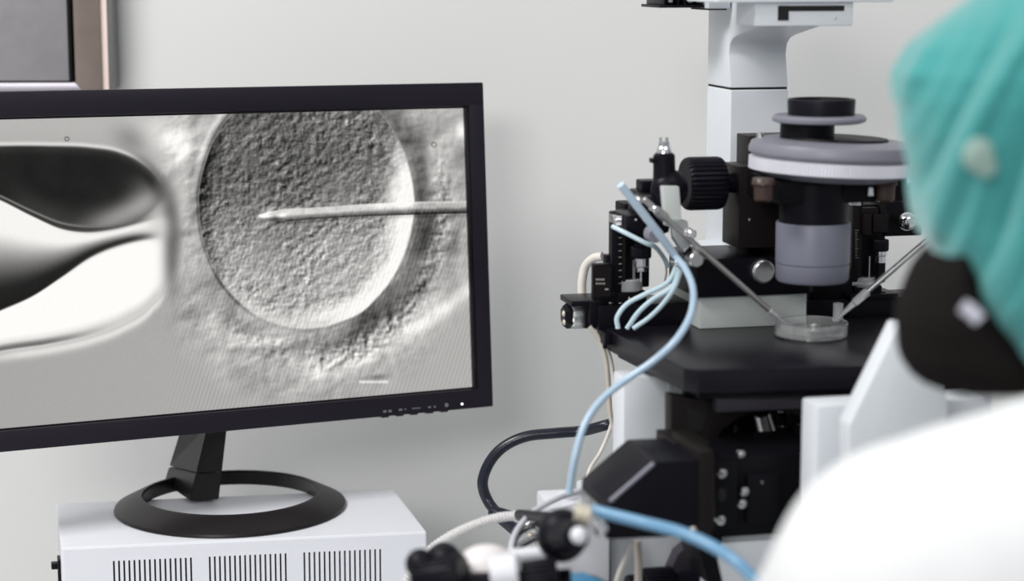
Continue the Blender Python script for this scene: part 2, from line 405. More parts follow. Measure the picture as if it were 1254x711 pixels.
# ---------------------------------------------------------------- the room
BT = .70                                    # bench top height
WY = 2.35                                   # face of the back wall
struct(B().box((-3, WY, 0), (3, WY+.12, 2.9), 0).build('wall_back', 'wall', smooth=False))
struct(B().box((-3, -1.6, -.06), (3, WY+.12, 0), 0).build('floor', 'floor', smooth=False))

bench = thing('workbench', 'pale laminate workbench along the wall, carrying the microscope and the monitor box', 'bench', (0, 1.8, 0))
b = B(); b.box((-1.3, -.5, BT-.035), (1.3, WY-1.8-.005, BT), .003); b.build('worktop', 'bench', bench)
for sx in (-1, 1):
    for sy in (-.42, .46):
        B().box((sx*1.22-.025, sy-.025, 0), (sx*1.22+.025, sy+.025, BT-.035), .003).build('leg', 'steel', bench)

# stainless hatch in the top left corner, on the wall
f = Frame((-.6, WY, 1.5), 0)
hatch = thing('wall_hatch', 'stainless steel framed hatch door on the wall above the monitor', 'hatch', mtx=f.m)
TOPZ = .95
def hb(x0, y0, x1, ly, dep, m, name, top=TOPZ, bev=.001, parent=hatch, y1=None):
    a = f.y(x0, y0, ly); c = f.y(x1, y0, ly); z1 = top if y1 is None else f.y(x1, y1, ly).z
    return B().box((a.x, ly, a.z), (c.x, ly+dep, z1), bev).build(name, m, parent)
hb(-420, 108, 140, -.012, .010, 'steelf', 'back_plate')
hb(133.5, 109, 140, -.034, .030, 'strip', 'edge_strip')
hb(122, 110, 133.6, -.036, .030, 'pink', 'sealant_strip')
# frame: right stile and bottom rail with a mitred corner
ly = -.040
p = lambda x, y: f.y(x, y, ly)
a0, a1, a2, a3 = p(88, 101), p(99, 111), p(121.5, 112), p(88, 100)
B().prism([(p(89, 0).x, a0.z), (p(98, 0).x, a1.z), (p(121.5, 0).x, a2.z), (p(121.5, 0).x, TOPZ), (p(89, 0).x, TOPZ)], 'Y', ly, -.012, .0012).build('stile', 'steelf', hatch)
B().prism([(p(-420, 0).x, p(0, 103).z), (p(89, 0).x, a0.z), (p(98, 0).x, a1.z), (p(-420, 0).x, p(0, 115).z)], 'Y', ly, -.012, .0012).build('rail', 'steell', hatch)
hb(-410, 101.5, 89, -.034, .02, 'gap', 'gasket')
hb(-410, 99, 84.5, -.040, .02, 'steelp', 'door')

# ---------------------------------------------------------------- the monitor
MY = R(25.36)
fm = Frame((-.04459, 2.14622, 1.15597), MY, R(-4.826)); fm.m = fm.m @ Matrix.Rotation(R(.366), 4, 'Y'); fm.i = fm.m.inverted(); fm.c = fm.i @ CAM
mon = thing('monitor', 'black computer monitor showing a grey microscope image of an egg cell and needle', 'monitor', mtx=fm.m)
SW, SH = .531, .299
bt, bb_, br = .0245, .0205, .0170
x0, x1, z0, z1 = -SW, 0, -SH/2, SH/2
b = B()
b.box((x0-br, -.010, z1), (x1+br, .018, z1+bt), .0015); b.box((x0-br, -.010, z0-bb_), (x1+br, .018, z0), .0015)
b.box((x0-br, -.010, z0-.002), (x0, .018, z1+.002), .0015); b.box((x1, -.010, z0-.002), (x1+br, .018, z1+.002), .0015)
b.build('bezel', 'bezel', mon)
b = B()
for a, c in (((x0, -.0045, z1-.0020), (x1, 0, z1)), ((x0, -.0045, z0), (x1, 0, z0+.0016)), ((x1-.0042, -.0075, z0), (x1, 0, z1))): b.box(a, c, .0003)
b.build('inner_lip', 'bezel_edge', mon)
b = B(); b.box((x0-br+.002, .016, z0-bb_+.002), (x1+br-.002, .034, z1+bt-.002), .006)
b.prism([(x0+.04, z0+.01), (x1-.04, z0+.01), (x1-.09, z1-.04), (x0+.09, z1-.04)], 'Y', .032, .056, .004); b.build('rear_shell', 'bezel', mon)

# the picture on the screen: a grid whose vertices carry the grey values of the micrograph
NX, NZ = 760, 430
gu, gv = np.meshgrid(np.linspace(0, 1, NX), np.linspace(0, 1, NZ))
src = np.array([(0, 0), (0, 1), (1, 1), (1, 0)], float); dst = np.array([(-38.8, 529.4), (-58.6, 145.4), (570, 130), (581, 474.5)])
A = []
for (u, v), (x, y) in zip(src, dst):
    A.append([u, v, 1, 0, 0, 0, -u*x, -v*x]); A.append([0, 0, 0, u, v, 1, -u*y, -v*y])
H = np.append(np.linalg.solve(np.array(A), dst.reshape(-1)), 1).reshape(3, 3)
den = H[2, 0]*gu+H[2, 1]*gv+1
G = paint_screen((H[0, 0]*gu+H[0, 1]*gv+H[0, 2])/den, (H[1, 0]*gu+H[1, 1]*gv+H[1, 2])/den)
me = bpy.data.meshes.new('screen')
co_ = np.stack([x0+gu*SW, np.full_like(gu, -.0030), z0+gv*SH], -1).reshape(-1, 3).astype(np.float32)
idx = np.arange(NX*NZ).reshape(NZ, NX)
q = np.stack([idx[:-1, :-1], idx[:-1, 1:], idx[1:, 1:], idx[1:, :-1]], -1).reshape(-1, 4).astype(np.int32)
me.vertices.add(len(co_)); me.vertices.foreach_set('co', co_.reshape(-1))
me.loops.add(q.size); me.loops.foreach_set('vertex_index', q.reshape(-1))
me.polygons.add(len(q)); me.polygons.foreach_set('loop_start', np.arange(0, q.size, 4, dtype=np.int32)); me.update(calc_edges=True)
lin = np.where(G <= .04045, G/12.92, ((G+.055)/1.055)**2.4).reshape(-1, 1)
at_ = me.attributes.new('micrograph', 'FLOAT_COLOR', 'POINT')
at_.data.foreach_set('color', np.concatenate([lin*1.0, lin*.982, lin*.955, np.ones_like(lin)], 1).astype(np.float32).reshape(-1))
ms = bpy.data.materials.new('lcd_picture'); ms.use_nodes = True; nt = ms.node_tree; pb = nt.nodes['Principled BSDF']
an = nt.nodes.new('ShaderNodeAttribute'); an.attribute_name = 'micrograph'
pb.inputs['Base Color'].default_value = (.002, .002, .002, 1); pb.inputs['Roughness'].default_value = .5; pb.inputs['Specular IOR Level'].default_value = .04
nt.links.new(an.outputs['Color'], pb.inputs['Emission Color']); pb.inputs['Emission Strength'].default_value = 1.0
me.materials.append(ms); so = bpy.data.objects.new('screen', me); col.objects.link(so); so.parent = mon
so['label'] = 'lit screen showing a grey micrograph of an egg cell being injected'

# bezel marks, buttons, led
def bzp(x, y): v = fm.y(x, y, -.0102); return v
def minibox(b, x, y, wx, wz):
    c = bzp(x, y); b.box((c.x-wx/2, -.0105, c.z-wz/2), (c.x+wx/2, -.0098, c.z+wz/2), 0)
for k, x in enumerate((474.5, 492.5, 510, 529, 547)):
    y = 503-(x-474)*.087
    b = B()
    if k == 0: minibox(b, x-3.2, y+.5, .0036, .0022); minibox(b, x+3.2, y, .0034, .0022)
    elif k == 1: minibox(b, x-2, y, .0036, .0022); minibox(b, x+4, y-.6, .0014, .0016)
    elif k == 2:
        for i in range(4): minibox(b, x-4+i*2.6, y-i*.2, .0014, .0016)
    elif k == 3: minibox(b, x-3, y, .0030, .0018); minibox(b, x+3.4, y-.4, .0020, .0020)
    else:
        c = bzp(x, y-1); b.lathe([(.0016, 0), (.0022, 0), (.0022, .0005), (.0016, .0005)], (c.x, -.0104, c.z), 'Y', 20)
    b.build('control_mark', 'mark', mon)
    c = fm.y(x-4, y+8.5, -.002)
    B().box((c.x-.004, -.006, z0-bb_-.0018), (c.x+.004, .004, z0-bb_+.001), .0006).build('button', 'bezel_edge', mon)
c = bzp(566, 494.5); B().ball((c.x, -.0100, c.z), .0011, (1, .5, 1), seg=12).build('power_led', 'led', mon)
c = bzp(585.5, 471); 
# stand: neck and ring base (the ring is a raised, sloping annulus)
BOXT = .90
RC = Vector((-.290, 2.045, 0)); 
inv = fm.i
sn = bpy.data.objects.new('stand_base', None)
b = B(); b.lathe([(.0915, .0005), (.1165, .0), (.1185, .0012), (.1178, .0035), (.0935, .0158), (.0900, .0162), (.0888, .0145), (.0905, .0005), (.0915, .0005)], (RC.x, RC.y, BOXT+.0003), 'Z', 128)
o = b.build('stand_base', 'stand', mon); o.data.transform(inv)
# neck: front face about 30 px wide, long side face slanting back to the left
nb = [at(232, 612, 2.055), at(268, 611, 2.06)]
def V3(v, z): return Vector((v.x, v.y, z))
nt0, nt1 = at(255, 520, 2.06), at(278.5, 520, 2.065)
d1 = Vector((-.062, .085, 0)); d0 = Vector((-.040, .055, 0))
zb = BOXT+.004
bl, brr = V3(nb[0], zb), V3(nb[1], zb); tl, tr = nt0, nt1
def quadblock(P, name, m, parent, bev=.001, tr_=None):
    t = bmesh.new(); v = [t.verts.new(p) for p in P]
    for q_ in ((0, 1, 2, 3), (4, 5, 6, 7), (0, 1, 5, 4), (1, 2, 6, 5), (2, 3, 7, 6), (3, 0, 4, 7)): t.faces.new([v[i] for i in q_])
    bmesh.ops.recalc_face_normals(t, faces=t.faces)
    if bev: bmesh.ops.bevel(t, geom=t.edges[:], offset=bev, segments=2, affect='EDGES')
    bb = B(); bb._merge(t); o = bb.build(name, m, parent)
    if tr_ is not None: o.data.transform(tr_)
    return o
def lp_(a, c, t): return a+(c-a)*t
bk0, bk1 = V3(at(201, 605, 2.13), zb), V3(at(201, 605, 2.13)+Vector((.03, .02, 0)), zb)
tk0, tk1 = V3(at(226, 520, 2.10), tl.z), V3(at(226, 520, 2.10)+Vector((.03, .02, 0)), tr.z)
s_ = .36
quadblock([bl, brr, lp_(brr, tr, s_), lp_(bl, tl, s_), bk0, bk1, lp_(bk1, tk1, s_-.12), lp_(bk0, tk0, s_-.12)], 'neck_foot', 'stand', mon, .001, inv)
quadblock([lp_(bl, tl, s_+.012), lp_(brr, tr, s_+.012), tr, tl, lp_(bk0, tk0, s_-.10), lp_(bk1, tk1, s_-.10), tk1, tk0], 'neck', 'stand', mon, .001, inv)

# ---------------------------------------------------------------- white vented box under the monitor
fb = Frame((-.432, 1.894, BT), math.atan2(.0573, .3483))
cab = thing('equipment_box', 'white metal equipment box with black vent slots under the monitor', 'equipment box', mtx=fb.m)
BW, BD, BH = .353, .172, BOXT-BT
# front wall is a grid with real slots
slots = []
for g0, g1 in ((139.5, 234), (257, 350), (373, 466)):
    for k in range(16):
        t = k/15; x = g0+(g1-g0)*t; y = 687-(x-139)*.0445
        v = fb.y(x, y, 0); slots.append((v.x, v.z))
b = B(); sw = .00165
b.box((0, .0015, 0), (BW, BD, BH), .0022)
shell = b.build('shell', 'white', cab, smooth=False)
b = B()
for sx, sz in slots:
    b.box((sx-sw/2-.0001, -.02, .045), (sx+sw/2+.0001, .012, sz), .0004, seg=1)
cut = b.build('cutter', 'gap')
cut.parent = cab
md = shell.modifiers.new('b', 'BOOLEAN'); md.object = cut; md.operation = 'DIFFERENCE'; md.solver = 'EXACT'
bpy.context.view_layer.update()
me2 = bpy.data.meshes.new_from_object(shell.evaluated_get(bpy.context.evaluated_depsgraph_get()))
shell.modifiers.clear(); shell.data = me2; me2.materials.clear(); me2.materials.append(M['white'])
bpy.data.objects.remove(cut)
for g in range(3):
    s16 = slots[g*16:(g+1)*16]; b = B()
    for sx, sz in s16: b.box((sx-sw/2, .0055, .046), (sx+sw/2, .0118, sz-.0006), 0)
    b.build('vent_lining', 'gap', cab)
b = B(); v = fb.x(70, 700, 0); v.z -= .030; b.box((-.003, .040, v.z-.040), (.002, .060, v.z+.008), .001); b.box((-.009, .050, v.z-.004), (-.002, .060, v.z+.002), .001)
b.build('side_connector', 'black', cab)
for o in cab.children:                       # the case is a touch out of square
    for v in o.data.vertices: v.co.x -= .085*v.co.y

# ---------------------------------------------------------------- the inverted microscope
STZ = 1.13
fs = Frame((.261, 1.754, STZ), R(13))
mic = thing('inverted_microscope', 'white and black inverted microscope with a wide black stage', 'microscope', mtx=Matrix.Translation((.261, 1.754, BT)) @ Matrix.Rotation(R(13), 4, 'Z'))
DZ = Matrix.Translation((0, 0, STZ-BT))        # parts are laid out from the stage top, the thing stands on the bench
def mp(b, name, m, label=None, parent=None, **k):
    o = b.build(name, m, parent or mic, **k)
    if parent is None: o.data.transform(DZ)
    if label: o['label'] = label
    return o
def zc(y, ly=0, x=996): return fs.y(x, y, ly).z
FZ = BT-STZ
# stage plate
def loc(w): return fs.i @ w
BL, FL, FR = loc(atz(742, 402, STZ)), loc(atz(844, 454, STZ)), loc(atz(1060, 448, STZ))
dirx = (FR-FL).normalized()
FRR, BRR = FL+dirx*.30, BL+Vector((.32, .005, 0))
ch = (FL-BL).normalized()
plate = [(BL.x+.004, BL.y+.004), (BL.x, BL.y), (FL.x-ch.x*.012, FL.y-ch.y*.012), (FL.x+dirx.x*.008, FL.y+dirx.y*.008), (FRR.x, FRR.y), (BRR.x, BRR.y)]
mp(B().prism(plate, 'Z', -.019, 0, .0015), 'stage_plate', 'stage')
pl2 = [(BL.x+.010, BL.y-.004), (FL.x+.012, FL.y+.012), (FRR.x-.02, FRR.y+.012), (BRR.x-.02, BRR.y-.004)]
mp(B().prism(pl2, 'Z', -.026, -.019, .001), 'stage_carrier', 'black')
b = B(); v = fs.y(741, 402, BL.y-.002); b.box((BL.x-.006, BL.y-.018, -.012), (BL.x+.002, BL.y+.002, -.001), .001); b.cyl((BL.x-.004, BL.y-.012, -.016), (BL.x-.004, BL.y-.012, -.009), .002)
mp(b, 'stage_corner_lug', 'black')

# body: side pillars and base
pf = .0
a = fs.y(755, 500, pf); c = fs.y(819, 500, pf)
b = B(); b.box((a.x+.006, pf, FZ), (c.x, .035, -.027), .004); mp(b, 'side_wall', 'white2')
b = B(); b.box((c.x-.001, pf-.0005, FZ), (c.x+.004, .034, -.027), .0008); mp(b, 'side_wall_edge', 'grey')
b = B(); b.box((.135, pf, FZ), (.175, .115, -.027), .004); mp(b, 'side_wall', 'white2')
b = B(); b.box((a.x+.075, .116, FZ), (.165, .20, .020-.045), .004); mp(b, 'rear_body', 'white2')
# lower white body that runs forward, with the dark shield in front of it
lo = fs.y(880, 655, -.16)
b = B(); x_l = fs.y(748, 680, -.02).x
b.box((x_l, -.02, FZ), (.15, .10, fs.y(760, 655, -.02).z+.02), .004); b.box((fs.y(878, 680, -.15).x, -.15, FZ), (.15, -.105, fs.y(880, 652, -.15).z), .004)
mp(b, 'base_body', 'white2')
P = [fs.y(x, y, -.03) for x, y in ((812, 716), (815, 692), (824, 672), (838, 660), (862, 655), (880, 655), (880, 716))]
mp(B().prism([(p.x, p.z) for p in P], 'Y', -.045, -.028, .001), 'focus_shield', 'greyrail')
P = [fs.y(x, y, -.153) for x, y in ((850, 655), (872, 655), (886, 716), (868, 716))]
mp(B().prism([(p.x, p.z) for p in P], 'Y', -.153, -.10, .001), 'brace', 'black2')
# coarse focus knob at the bottom, axis across
k0, k1 = fs.y(768, 722, -.07), fs.y(856, 722, -.07); kr = .0175
b = B(); b.flute((k0.x+.012, -.07, k0.z), (k0.x+.040, -.07, k0.z), kr, 30, .08); b.flute((k0.x, -.07, k0.z), (k0.x+.012, -.07, k0.z), kr*.72, 24, .08); b.cyl((k0.x+.040, -.07, k0.z), (k1.x+.02, -.07, k0.z), kr*.8)
mp(b, 'focus_knob', 'rubber')
# stage support front with the arched opening
ly = -.085
fr = [(868, 488), (1100, 481), (1100, 600), (990, 600), (990, 514), (975, 507), (950, 503), (928, 504), (905, 511), (885, 526), (873, 545), (868, 575), (868, 600), (836, 600), (822, 560), (822, 480), (850, 488)]
Pp = [fs.y(x, y, ly) for x, y in fr]
Pp = [(p.x, min(p.z, -.0262)) for p in Pp]
mp(B().prism(Pp, 'Y', ly, ly+.018, .0008), 'stage_support', 'brown')
b = B(); q0, q1 = fs.y(872, 494, ly), fs.y(1090, 489, ly); b.box((q0.x, ly-.012, -.040), (q1.x, ly+.001, -.0265), .0015); mp(b, 'support_rail', 'greyrail' if 'greyrail' in M else 'black')
b = B(); P = [fs.y(x, y, ly) for x, y in ((841, 498), (866, 505), (858, 528), (842, 530))]
b.prism([(p.x, p.z) for p in P], 'Y', ly-.0006, ly+.0005, 0); mp(b, 'support_recess', 'gap')
# inside: dark back, revolving nosepiece and objectives
b = B(); q0, q1 = fs.y(838, 520, .04), fs.y(1090, 520, .04); b.box((q0.x, .04, FZ+.1), (q1.x, .05, -.028), .001); mp(b, 'inner_panel', 'black2')
nz = fs.y(930, 560, -.02)
T = Matrix.Translation((nz.x+.010, -.02, nz.z+.004)) @ Matrix.Rotation(R(-8), 4, 'Y') @ Matrix.Rotation(R(8), 4, 'X')
b = B(); b.lathe([(.0001, -.012), (.043, -.012), (.047, -.006), (.047, .002), (.040, .009), (.0001, .012)], mtx=T, n=64); nose = mp(b, 'nosepiece', 'black')
for k, (xx, yy, ln) in enumerate(((936, 517, .026), (958, 512, .022), (981, 510, .020), (905, 530, .016))):
    c = fs.y(xx, yy, -.03+.012*(k % 2)); d = Vector((-.30 if k == 0 else -.05, 0, 1)).normalized()
    b = B(); b.cyl(c-d*ln, c-d*.006, .0088, .0080); b.cyl(c-d*.006, c+d*.006, .0060, .0052) if k < 3 else None
    o = mp(b, 'objective', 'black2')
    b = B(); b.cyl(c-d*.009, c+d*.008, .0082 if k == 0 else .0058, .0072 if k == 0 else .004)
    r_ = b.build('objective_barrel', 'steel' if k < 3 else 'black', o); r_.data.transform(DZ)
# filter cassette body with steel screws
b = B(); ly = -.150
pbox(b, fs, 872, 556, 1010, 664, ly, .08, .002); pbox(b, fs, 876, 566, 903, 648, ly-.010, .02, .001); pbox(b, fs, 915, 580, 955, 640, ly-.006, .02, .001)
mp(b, 'filter_cassette', 'black2')
b = B(); P = fs.y(884, 606, ly-.0105); b.ball((P.x, ly-.010, P.z), .0035, (1, .3, 1.6)); mp(b, 'cassette_slot', 'gap')
for x, y, r_ in ((884, 579, .0042), (882, 636, .0042), (911, 601, .0042), (908, 616, .0042), (930, 588, .0022), (907, 555, .0034), (834, 540, .0018)):
    L_ = ly-.011 if x < 900 else (ly-.007 if x < 925 else ly-.001)
    if x == 834: L_ = -.12
    c = fs.y(x, y, L_); b = B(); b.cyl((c.x, L_+.002, c.z), (c.x, L_-.0035, c.z), r_, r_*.85, 24); b.cyl((c.x, L_-.003, c.z), (c.x, L_-.0065, c.z), r_*.5, r_*.4, 16); mp(b, 'screw', 'chrome')
# side port housing with the bevelled end (large black box on the left)
ly = -.205; bk = .078
h = lambda x, y: (lambda v: (v.x, v.z))(fs.y(x, y, ly))
prof = [h(744, 616), h(803, 565), h(871, 562), h(871, 656), h(743, 661)]
b = B(); b.prism(prof, 'Y', ly, ly+bk, .0028); mp(b, 'side_port_housing', 'black')
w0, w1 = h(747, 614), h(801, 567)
b = B(); b.cyl((w0[0], ly+.0006, w0[1]), (w1[0], ly+.0006, w1[1]), .0017, n=12); mp(b, 'worn_edge_highlight', 'worn_highlight', 'pale bevel highlight and wear painted along the black housing edge')  # bevel highlight and paint wear put into the colour of a pale rod
b = B(); e0, e1 = h(744, 617), h(743, 659)
b.box((e0[0]-.0022, ly+.006, e1[1]+.010), (e0[0]+.001, ly+bk-.006, e0[1]-.006), .0008); b.box((e0[0]-.0034, ly+.010, e0[1]-.012), (e0[0], ly+bk-.008, e0[1]-.009), .0004)
b.cyl((e0[0]-.004, ly+.012, e1[1]+.016), (e0[0], ly+.012, e1[1]+.016), .0025); mp(b, 'housing_end_plate', 'steel')
b = B(); pbox(b, fs, 856, 552, 874, 655, ly-.002, .07, .001); pbox(b, fs, 826, 541, 868, 566, ly+.05, .05, .001); mp(b, 'housing_flange', 'brown')
c = fs.y(849, 648, ly); b = B(); b.cyl((c.x, ly+.001, c.z), (c.x, ly-.0015, c.z), .0028, .0022); mp(b, 'housing_screw', 'brass')

# illumination column and arm
CY = .14
x0c, x1c = fs.y(893, 200, CY).x, fs.y(963.5, 200, CY).x
zl, zs = fs.y(920, 311, CY).z, fs.y(920, 108.5, CY).z
b = B(); b.box((x0c, CY, zl), (x1c, CY+.068, zs-.0008), .0022, seg=3); mp(b, 'column', 'white2')
b = B(); b.box((x0c+.001, CY+.001, zs-.0012), (x1c-.001, CY+.067, zs+.001), 0); mp(b, 'column_seam', 'gap')
arm = [fs.x(x, y, x0c) for x, y in ((893, 107.5), (892, 66), (893.5, 54), (897, 47.5), (903, 43.5), (933, 32))]
prof = [(p.y, p.z) for p in arm]; prof[0] = (CY, zs+.0008)
yf, zf = prof[-1]; ztop = zf+.10
prof += [(yf-.004, zf), (yf-.004, ztop), (CY+.068, ztop), (CY+.068, zs+.0008)]
mp(B().prism(prof, 'X', x0c, x1c, .002), 'upper_arm', 'white2')
fy = yf-.030
b = B(); pbox(b, fs, 925, -40, 1046, 32, fy, .05, .002); mp(b, 'lamp_house_block', 'white2')
b = B(); pbox(b, fs, 880, -40, 1096, 3, fy-.006, .09, .002); mp(b, 'arm_top_plate', 'white2')
b = B(); pbox(b, fs, 953, 7, 1034, 13.5, fy-.0006, .002, 0); pbox(b, fs, 953, 7, 966, 25, fy-.0008, .002, 0); mp(b, 'filter_slot', 'gap')
c = fs.y(1023, 22, fy); b = B(); b.cyl((c.x, fy+.001, c.z), (c.x, fy-.001, c.z), .0014); mp(b, 'block_screw', 'grey')
b = B(); pbox(b, fs, 868, -30, 895, 11, CY-.002, .074, .002); mp(b, 'arm_rear_block', 'white2')
b = B(); pbox(b, fs, 808, 6, 888, 9.5, CY+.01, .06, .001); pbox(b, fs, 810, -40, 884, -6, CY+.01, .06, .001); mp(b, 'lamp_housing', 'rubber')
b = B()
for k in range(9):
    xx = 813+k*8.2; pbox(b, fs, xx, -7, xx+2.6, 7, CY+.012, .055, .0003)
mp(b, 'lamp_fins', 'black')
for xx in (822, 846, 857):
    b = B(); pbox(b, fs, xx-3, -2, xx+2, 3, CY+.008, .004, .0005); mp(b, 'lamp_clip', 'steel')
b = B(); pbox(b, fs, 867, 10.6, 890, 12.4, CY-.001, .05, 0); mp(b, 'housing_gap_strip', 'gap')

# base blocks below the column
b = B(); pbox(b, fs, 854, 315, 992, 362, .060, .085, .0015); mp(b, 'column_base', 'black')
b = B(); pbox(b, fs, 866, 304.5, 966, 315.5, CY-.004, .07, .001); mp(b, 'column_foot', 'white2')
b = B(); g0 = fs.y(857, 363, .066); g1 = fs.y(988, 363, .066); b.box((g0.x, .066, 0), (g1.x, .150, fs.y(900, 362, .060).z+.001), .0012); mp(b, 'grey_riser', 'grey')
c = fs.y(932, 331, .060); b = B(); b.flute((c.x, .061, c.z), (c.x, .052, c.z), .0108, 40, .04); b.cyl((c.x, .053, c.z), (c.x, .0505, c.z), .0095); mp(b, 'clamp_knob', 'steel')

# condenser carrier and height knob
b = B(); pbox(b, fs, 917, 166, 985, 302, .104, .036, .001); mp(b, 'carrier_rail', 'brown')
b = B(); pbox(b, fs, 905, 203, 968, 303, .060, .045, .001); mp(b, 'carrier_slide', 'brown')
c = fs.y(918, 269, .06); b = B(); b.ball((c.x, .060, c.z), .0012, (1, .5, 1), seg=12); mp(b, 'carrier_screw', 'steel')
b = B(); c0 = fs.y(948, 232, 0)
zt, zb2 = fs.y(948, 224, 0).z, fs.y(948, 247, 0).z
b.box((-.040, -.024, zb2), (.075, .062, zt+.004), .002); mp(b, 'condenser_fork', 'black2')
kc, ke, ks = fs.y(838, 225, .075), fs.y(884, 225, .075), fs.y(908, 225, .075)
b = B(); b.flute((kc.x, .075, kc.z), (ke.x, .075, kc.z), .0238, 32, .06, .003); mp(b, 'height_knob', 'rubber')
b = B(); b.cyl((ke.x-.001, .075, kc.z), (ks.x+.004, .075, kc.z), .0092); b.cyl((ke.x+.009, .075, kc.z), (ke.x+.010, .075, kc.z), .0098); mp(b, 'height_shaft', 'black')

# condenser on the optical axis
U = 1/2500*1.76
def ax(x): return fs.y(x, 250, 0).x
bx_ = ax(996.5)
z0_, z1_, z2_, z3_, z4_ = zc(343), zc(321), zc(271), zc(228), 0
b = B(); b.lathe([(.026, z0_+.0015), (.0300, z0_), (.0316, z0_+.0025), (.0318, z1_-.0008), (.0309, z1_-.0004), (.0309, z1_+.0004), (.0320, z1_+.0008), (.0322, z2_-.001), (.0316, z2_), (.0001, z2_)], (bx_, 0, 0), n=96)
b.lathe([(.0001, z0_+.004), (.026, z0_+.004), (.026, z0_+.0015)], (bx_, 0, 0), n=64); cd = mp(b, 'condenser_barrel', 'greyp', 'blue-grey barrel of the condenser')
b = B(); b.lathe([(.0001, z2_), (.0300, z2_), (.0300, z3_+.004), (.0001, z3_+.004)], (bx_, 0, 0), n=64); mp(b, 'condenser_neck', 'black')
tx = ax(1018); tilt = Matrix.Rotation(R(2.2), 4, 'Y')
def tur(b, prof, n=96): return b.lathe(prof, mtx=Matrix.Translation((tx, 0, 0)) @ Matrix.Translation((0, 0, zc(205))) @ tilt, n=n)
d = zc(193)-zc(205); e = zc(211)-zc(205)
b = B(); tur(b, [(.0001, e-.006), (.050, e-.006), (.060, e-.003), (.064, e), (.0001, e)]); mp(b, 'turret_underside', 'greyd')
b = B(); bb2 = bmesh.new(); bb2.free()
b.flute((0, 0, 0), (0, 0, d-e), .0720, 150, .012, .0008); b.bm.transform(Matrix.Translation((tx, 0, zc(205))) @ tilt @ Matrix.Translation((0, 0, e))); mp(b, 'turret_ring', 'ring', 'silver knurled ring of the condenser turret')
t_ = zc(173)-zc(205)
b = B(); tur(b, [(.0001, d), (.0690, d), (.0725, d+.003), (.0728, d+.006), (.0705, t_-.002), (.062, t_+.001), (.058, t_+.0015), (.0001, t_+.0015)]); mp(b, 'turret_disc', 'greyd', 'grey upper disc of the condenser turret')
b = B(); tur(b, [(.0001, t_+.001), (.047, t_+.001), (.046, t_+.0035), (.0001, t_+.0035)]); mp(b, 'turret_cover', 'black2')
nx_, dx_, ux_ = ax(986.5), ax(1000.5), ax(1003)
b = B(); b.lathe([(.0001, zc(172)), (.0232, zc(172)), (.0232, zc(149)), (.0001, zc(149))], (nx_, 0, 0), n=64); mp(b, 'upper_neck', 'black2')
b = B(); b.lathe([(.0001, zc(150)), (.036, zc(150)), (.0400, zc(148)), (.0405, zc(144)), (.038, zc(140.5)), (.0001, zc(140.5))], (dx_, 0, 0), n=96); mp(b, 'centring_disc', 'greyd')
b = B(); b.lathe([(.0001, zc(142)), (.0285, zc(142)), (.0290, zc(124)), (.0285, zc(121)), (.0255, zc(121)), (.0245, zc(127)), (.0001, zc(127))], (ux_, 0, 0), n=96); mp(b, 'field_lens_ring', 'rubber')
for x_ in (935, 1084):
    c = fs.y(x_, 238, -.03); b = B(); b.cyl((c.x, -.03, c.z+.010), (c.x, -.03, c.z-.006), .0085, .0080, 24, .002); b.cyl((c.x, -.03, c.z+.008), (c.x, -.03, c.z+.014), .0105, .0095, 24); kk = mp(b, 'turret_screw', 'knob')
c = fs.y(918, 231, -.02)
for x_, y_, r_ in ((1066, 233, .0028), (931, 166, .0036)):
    c = fs.y(x_, y_, -.045 if x_ > 1000 else .02); b = B(); b.cyl((c.x, c.y, c.z-.005), (c.x, c.y, c.z+.003), r_, r_*.8, 16); mp(b, 'chrome_stud', 'chrome')

# front body and inclined observation tube (right, in front of the stage)
ly = -.215
q = [fs.y(x, y, ly) for x, y in ((1001, 500), (1150, 500), (1150, 760), (1001, 760))]
b = B(); b.box((q[0].x, ly, FZ), (q[0].x+.14, ly+.034, q[0].z+.002), .003); mp(b, 'front_body', 'white2')
lx = fs.y(1030, 500, ly).x
T_ = [fs.x(x, y, lx) for x, y in ((1032, 502), (1093, 396), (1120, 398), (1150, 440), (1165, 520), (1100, 600))]
T_ = [fs.y(x, y, -.26) for x, y in ((1040, 520), (1101, 396), (1124, 397), (1150, 432), (1162, 500), (1130, 640), (1040, 640))]
mp(B().prism([(p.x, p.z) for p in T_], 'Y', -.26, -.238, .003), 'observation_tube', 'white2')
b = B(); e0 = fs.y(1150, 440, -.24); 
for s_2 in (0, .062):
    b.cyl((e0.x+.008, -.262+s_2, e0.z-.005), (e0.x+.050, -.272+s_2, e0.z+.018), .0165, .0175); 
mp(b, 'eyepiece', 'rubber')

# ---------------------------------------------------------------- dish and small tube on the stage
fd = Frame(atz(993, 411, STZ), R(13))
dish = thing('petri_dish', 'clear round dish with a little fluid, under the two needles', 'petri dish', mtx=fd.m @ Matrix.Translation((0, 0, .0004)))
rd = .0318
b = B(); b.lathe([(.0001, 0), (rd-.003, 0), (rd-.003, .0012), (.0001, .0012)], n=96); b.build('dish_bottom', 'clear', dish)
b = B(); b.lathe([(rd-.003, 0), (rd-.001, 0), (rd, .001), (rd+.0004, .0118), (rd-.0002, .0124), (rd-.0014, .0120), (rd-.0020, .0016), (rd-.003, .0012), (rd-.003, 0)], n=96); b.build('dish_wall', 'dishrim', dish)
b = B(); b.lathe([(.0001, .0013), (rd-.0024, .0013), (rd-.0024, .0052), (.0001, .0050)], n=64); b.build('fluid', 'fluid', dish)
b = B(); b.lathe([(rd*.50, .0013), (rd*.50, .0085), (rd*.47, .0085), (rd*.47, .0013), (rd*.50, .0013)], n=48); b.build('inner_well', 'clear', dish)
c = atz(1026, 394, STZ)
t = thing('sample_tube', 'small clear upright tube standing behind the dish', 'tube', (c.x, c.y, STZ+.0003))
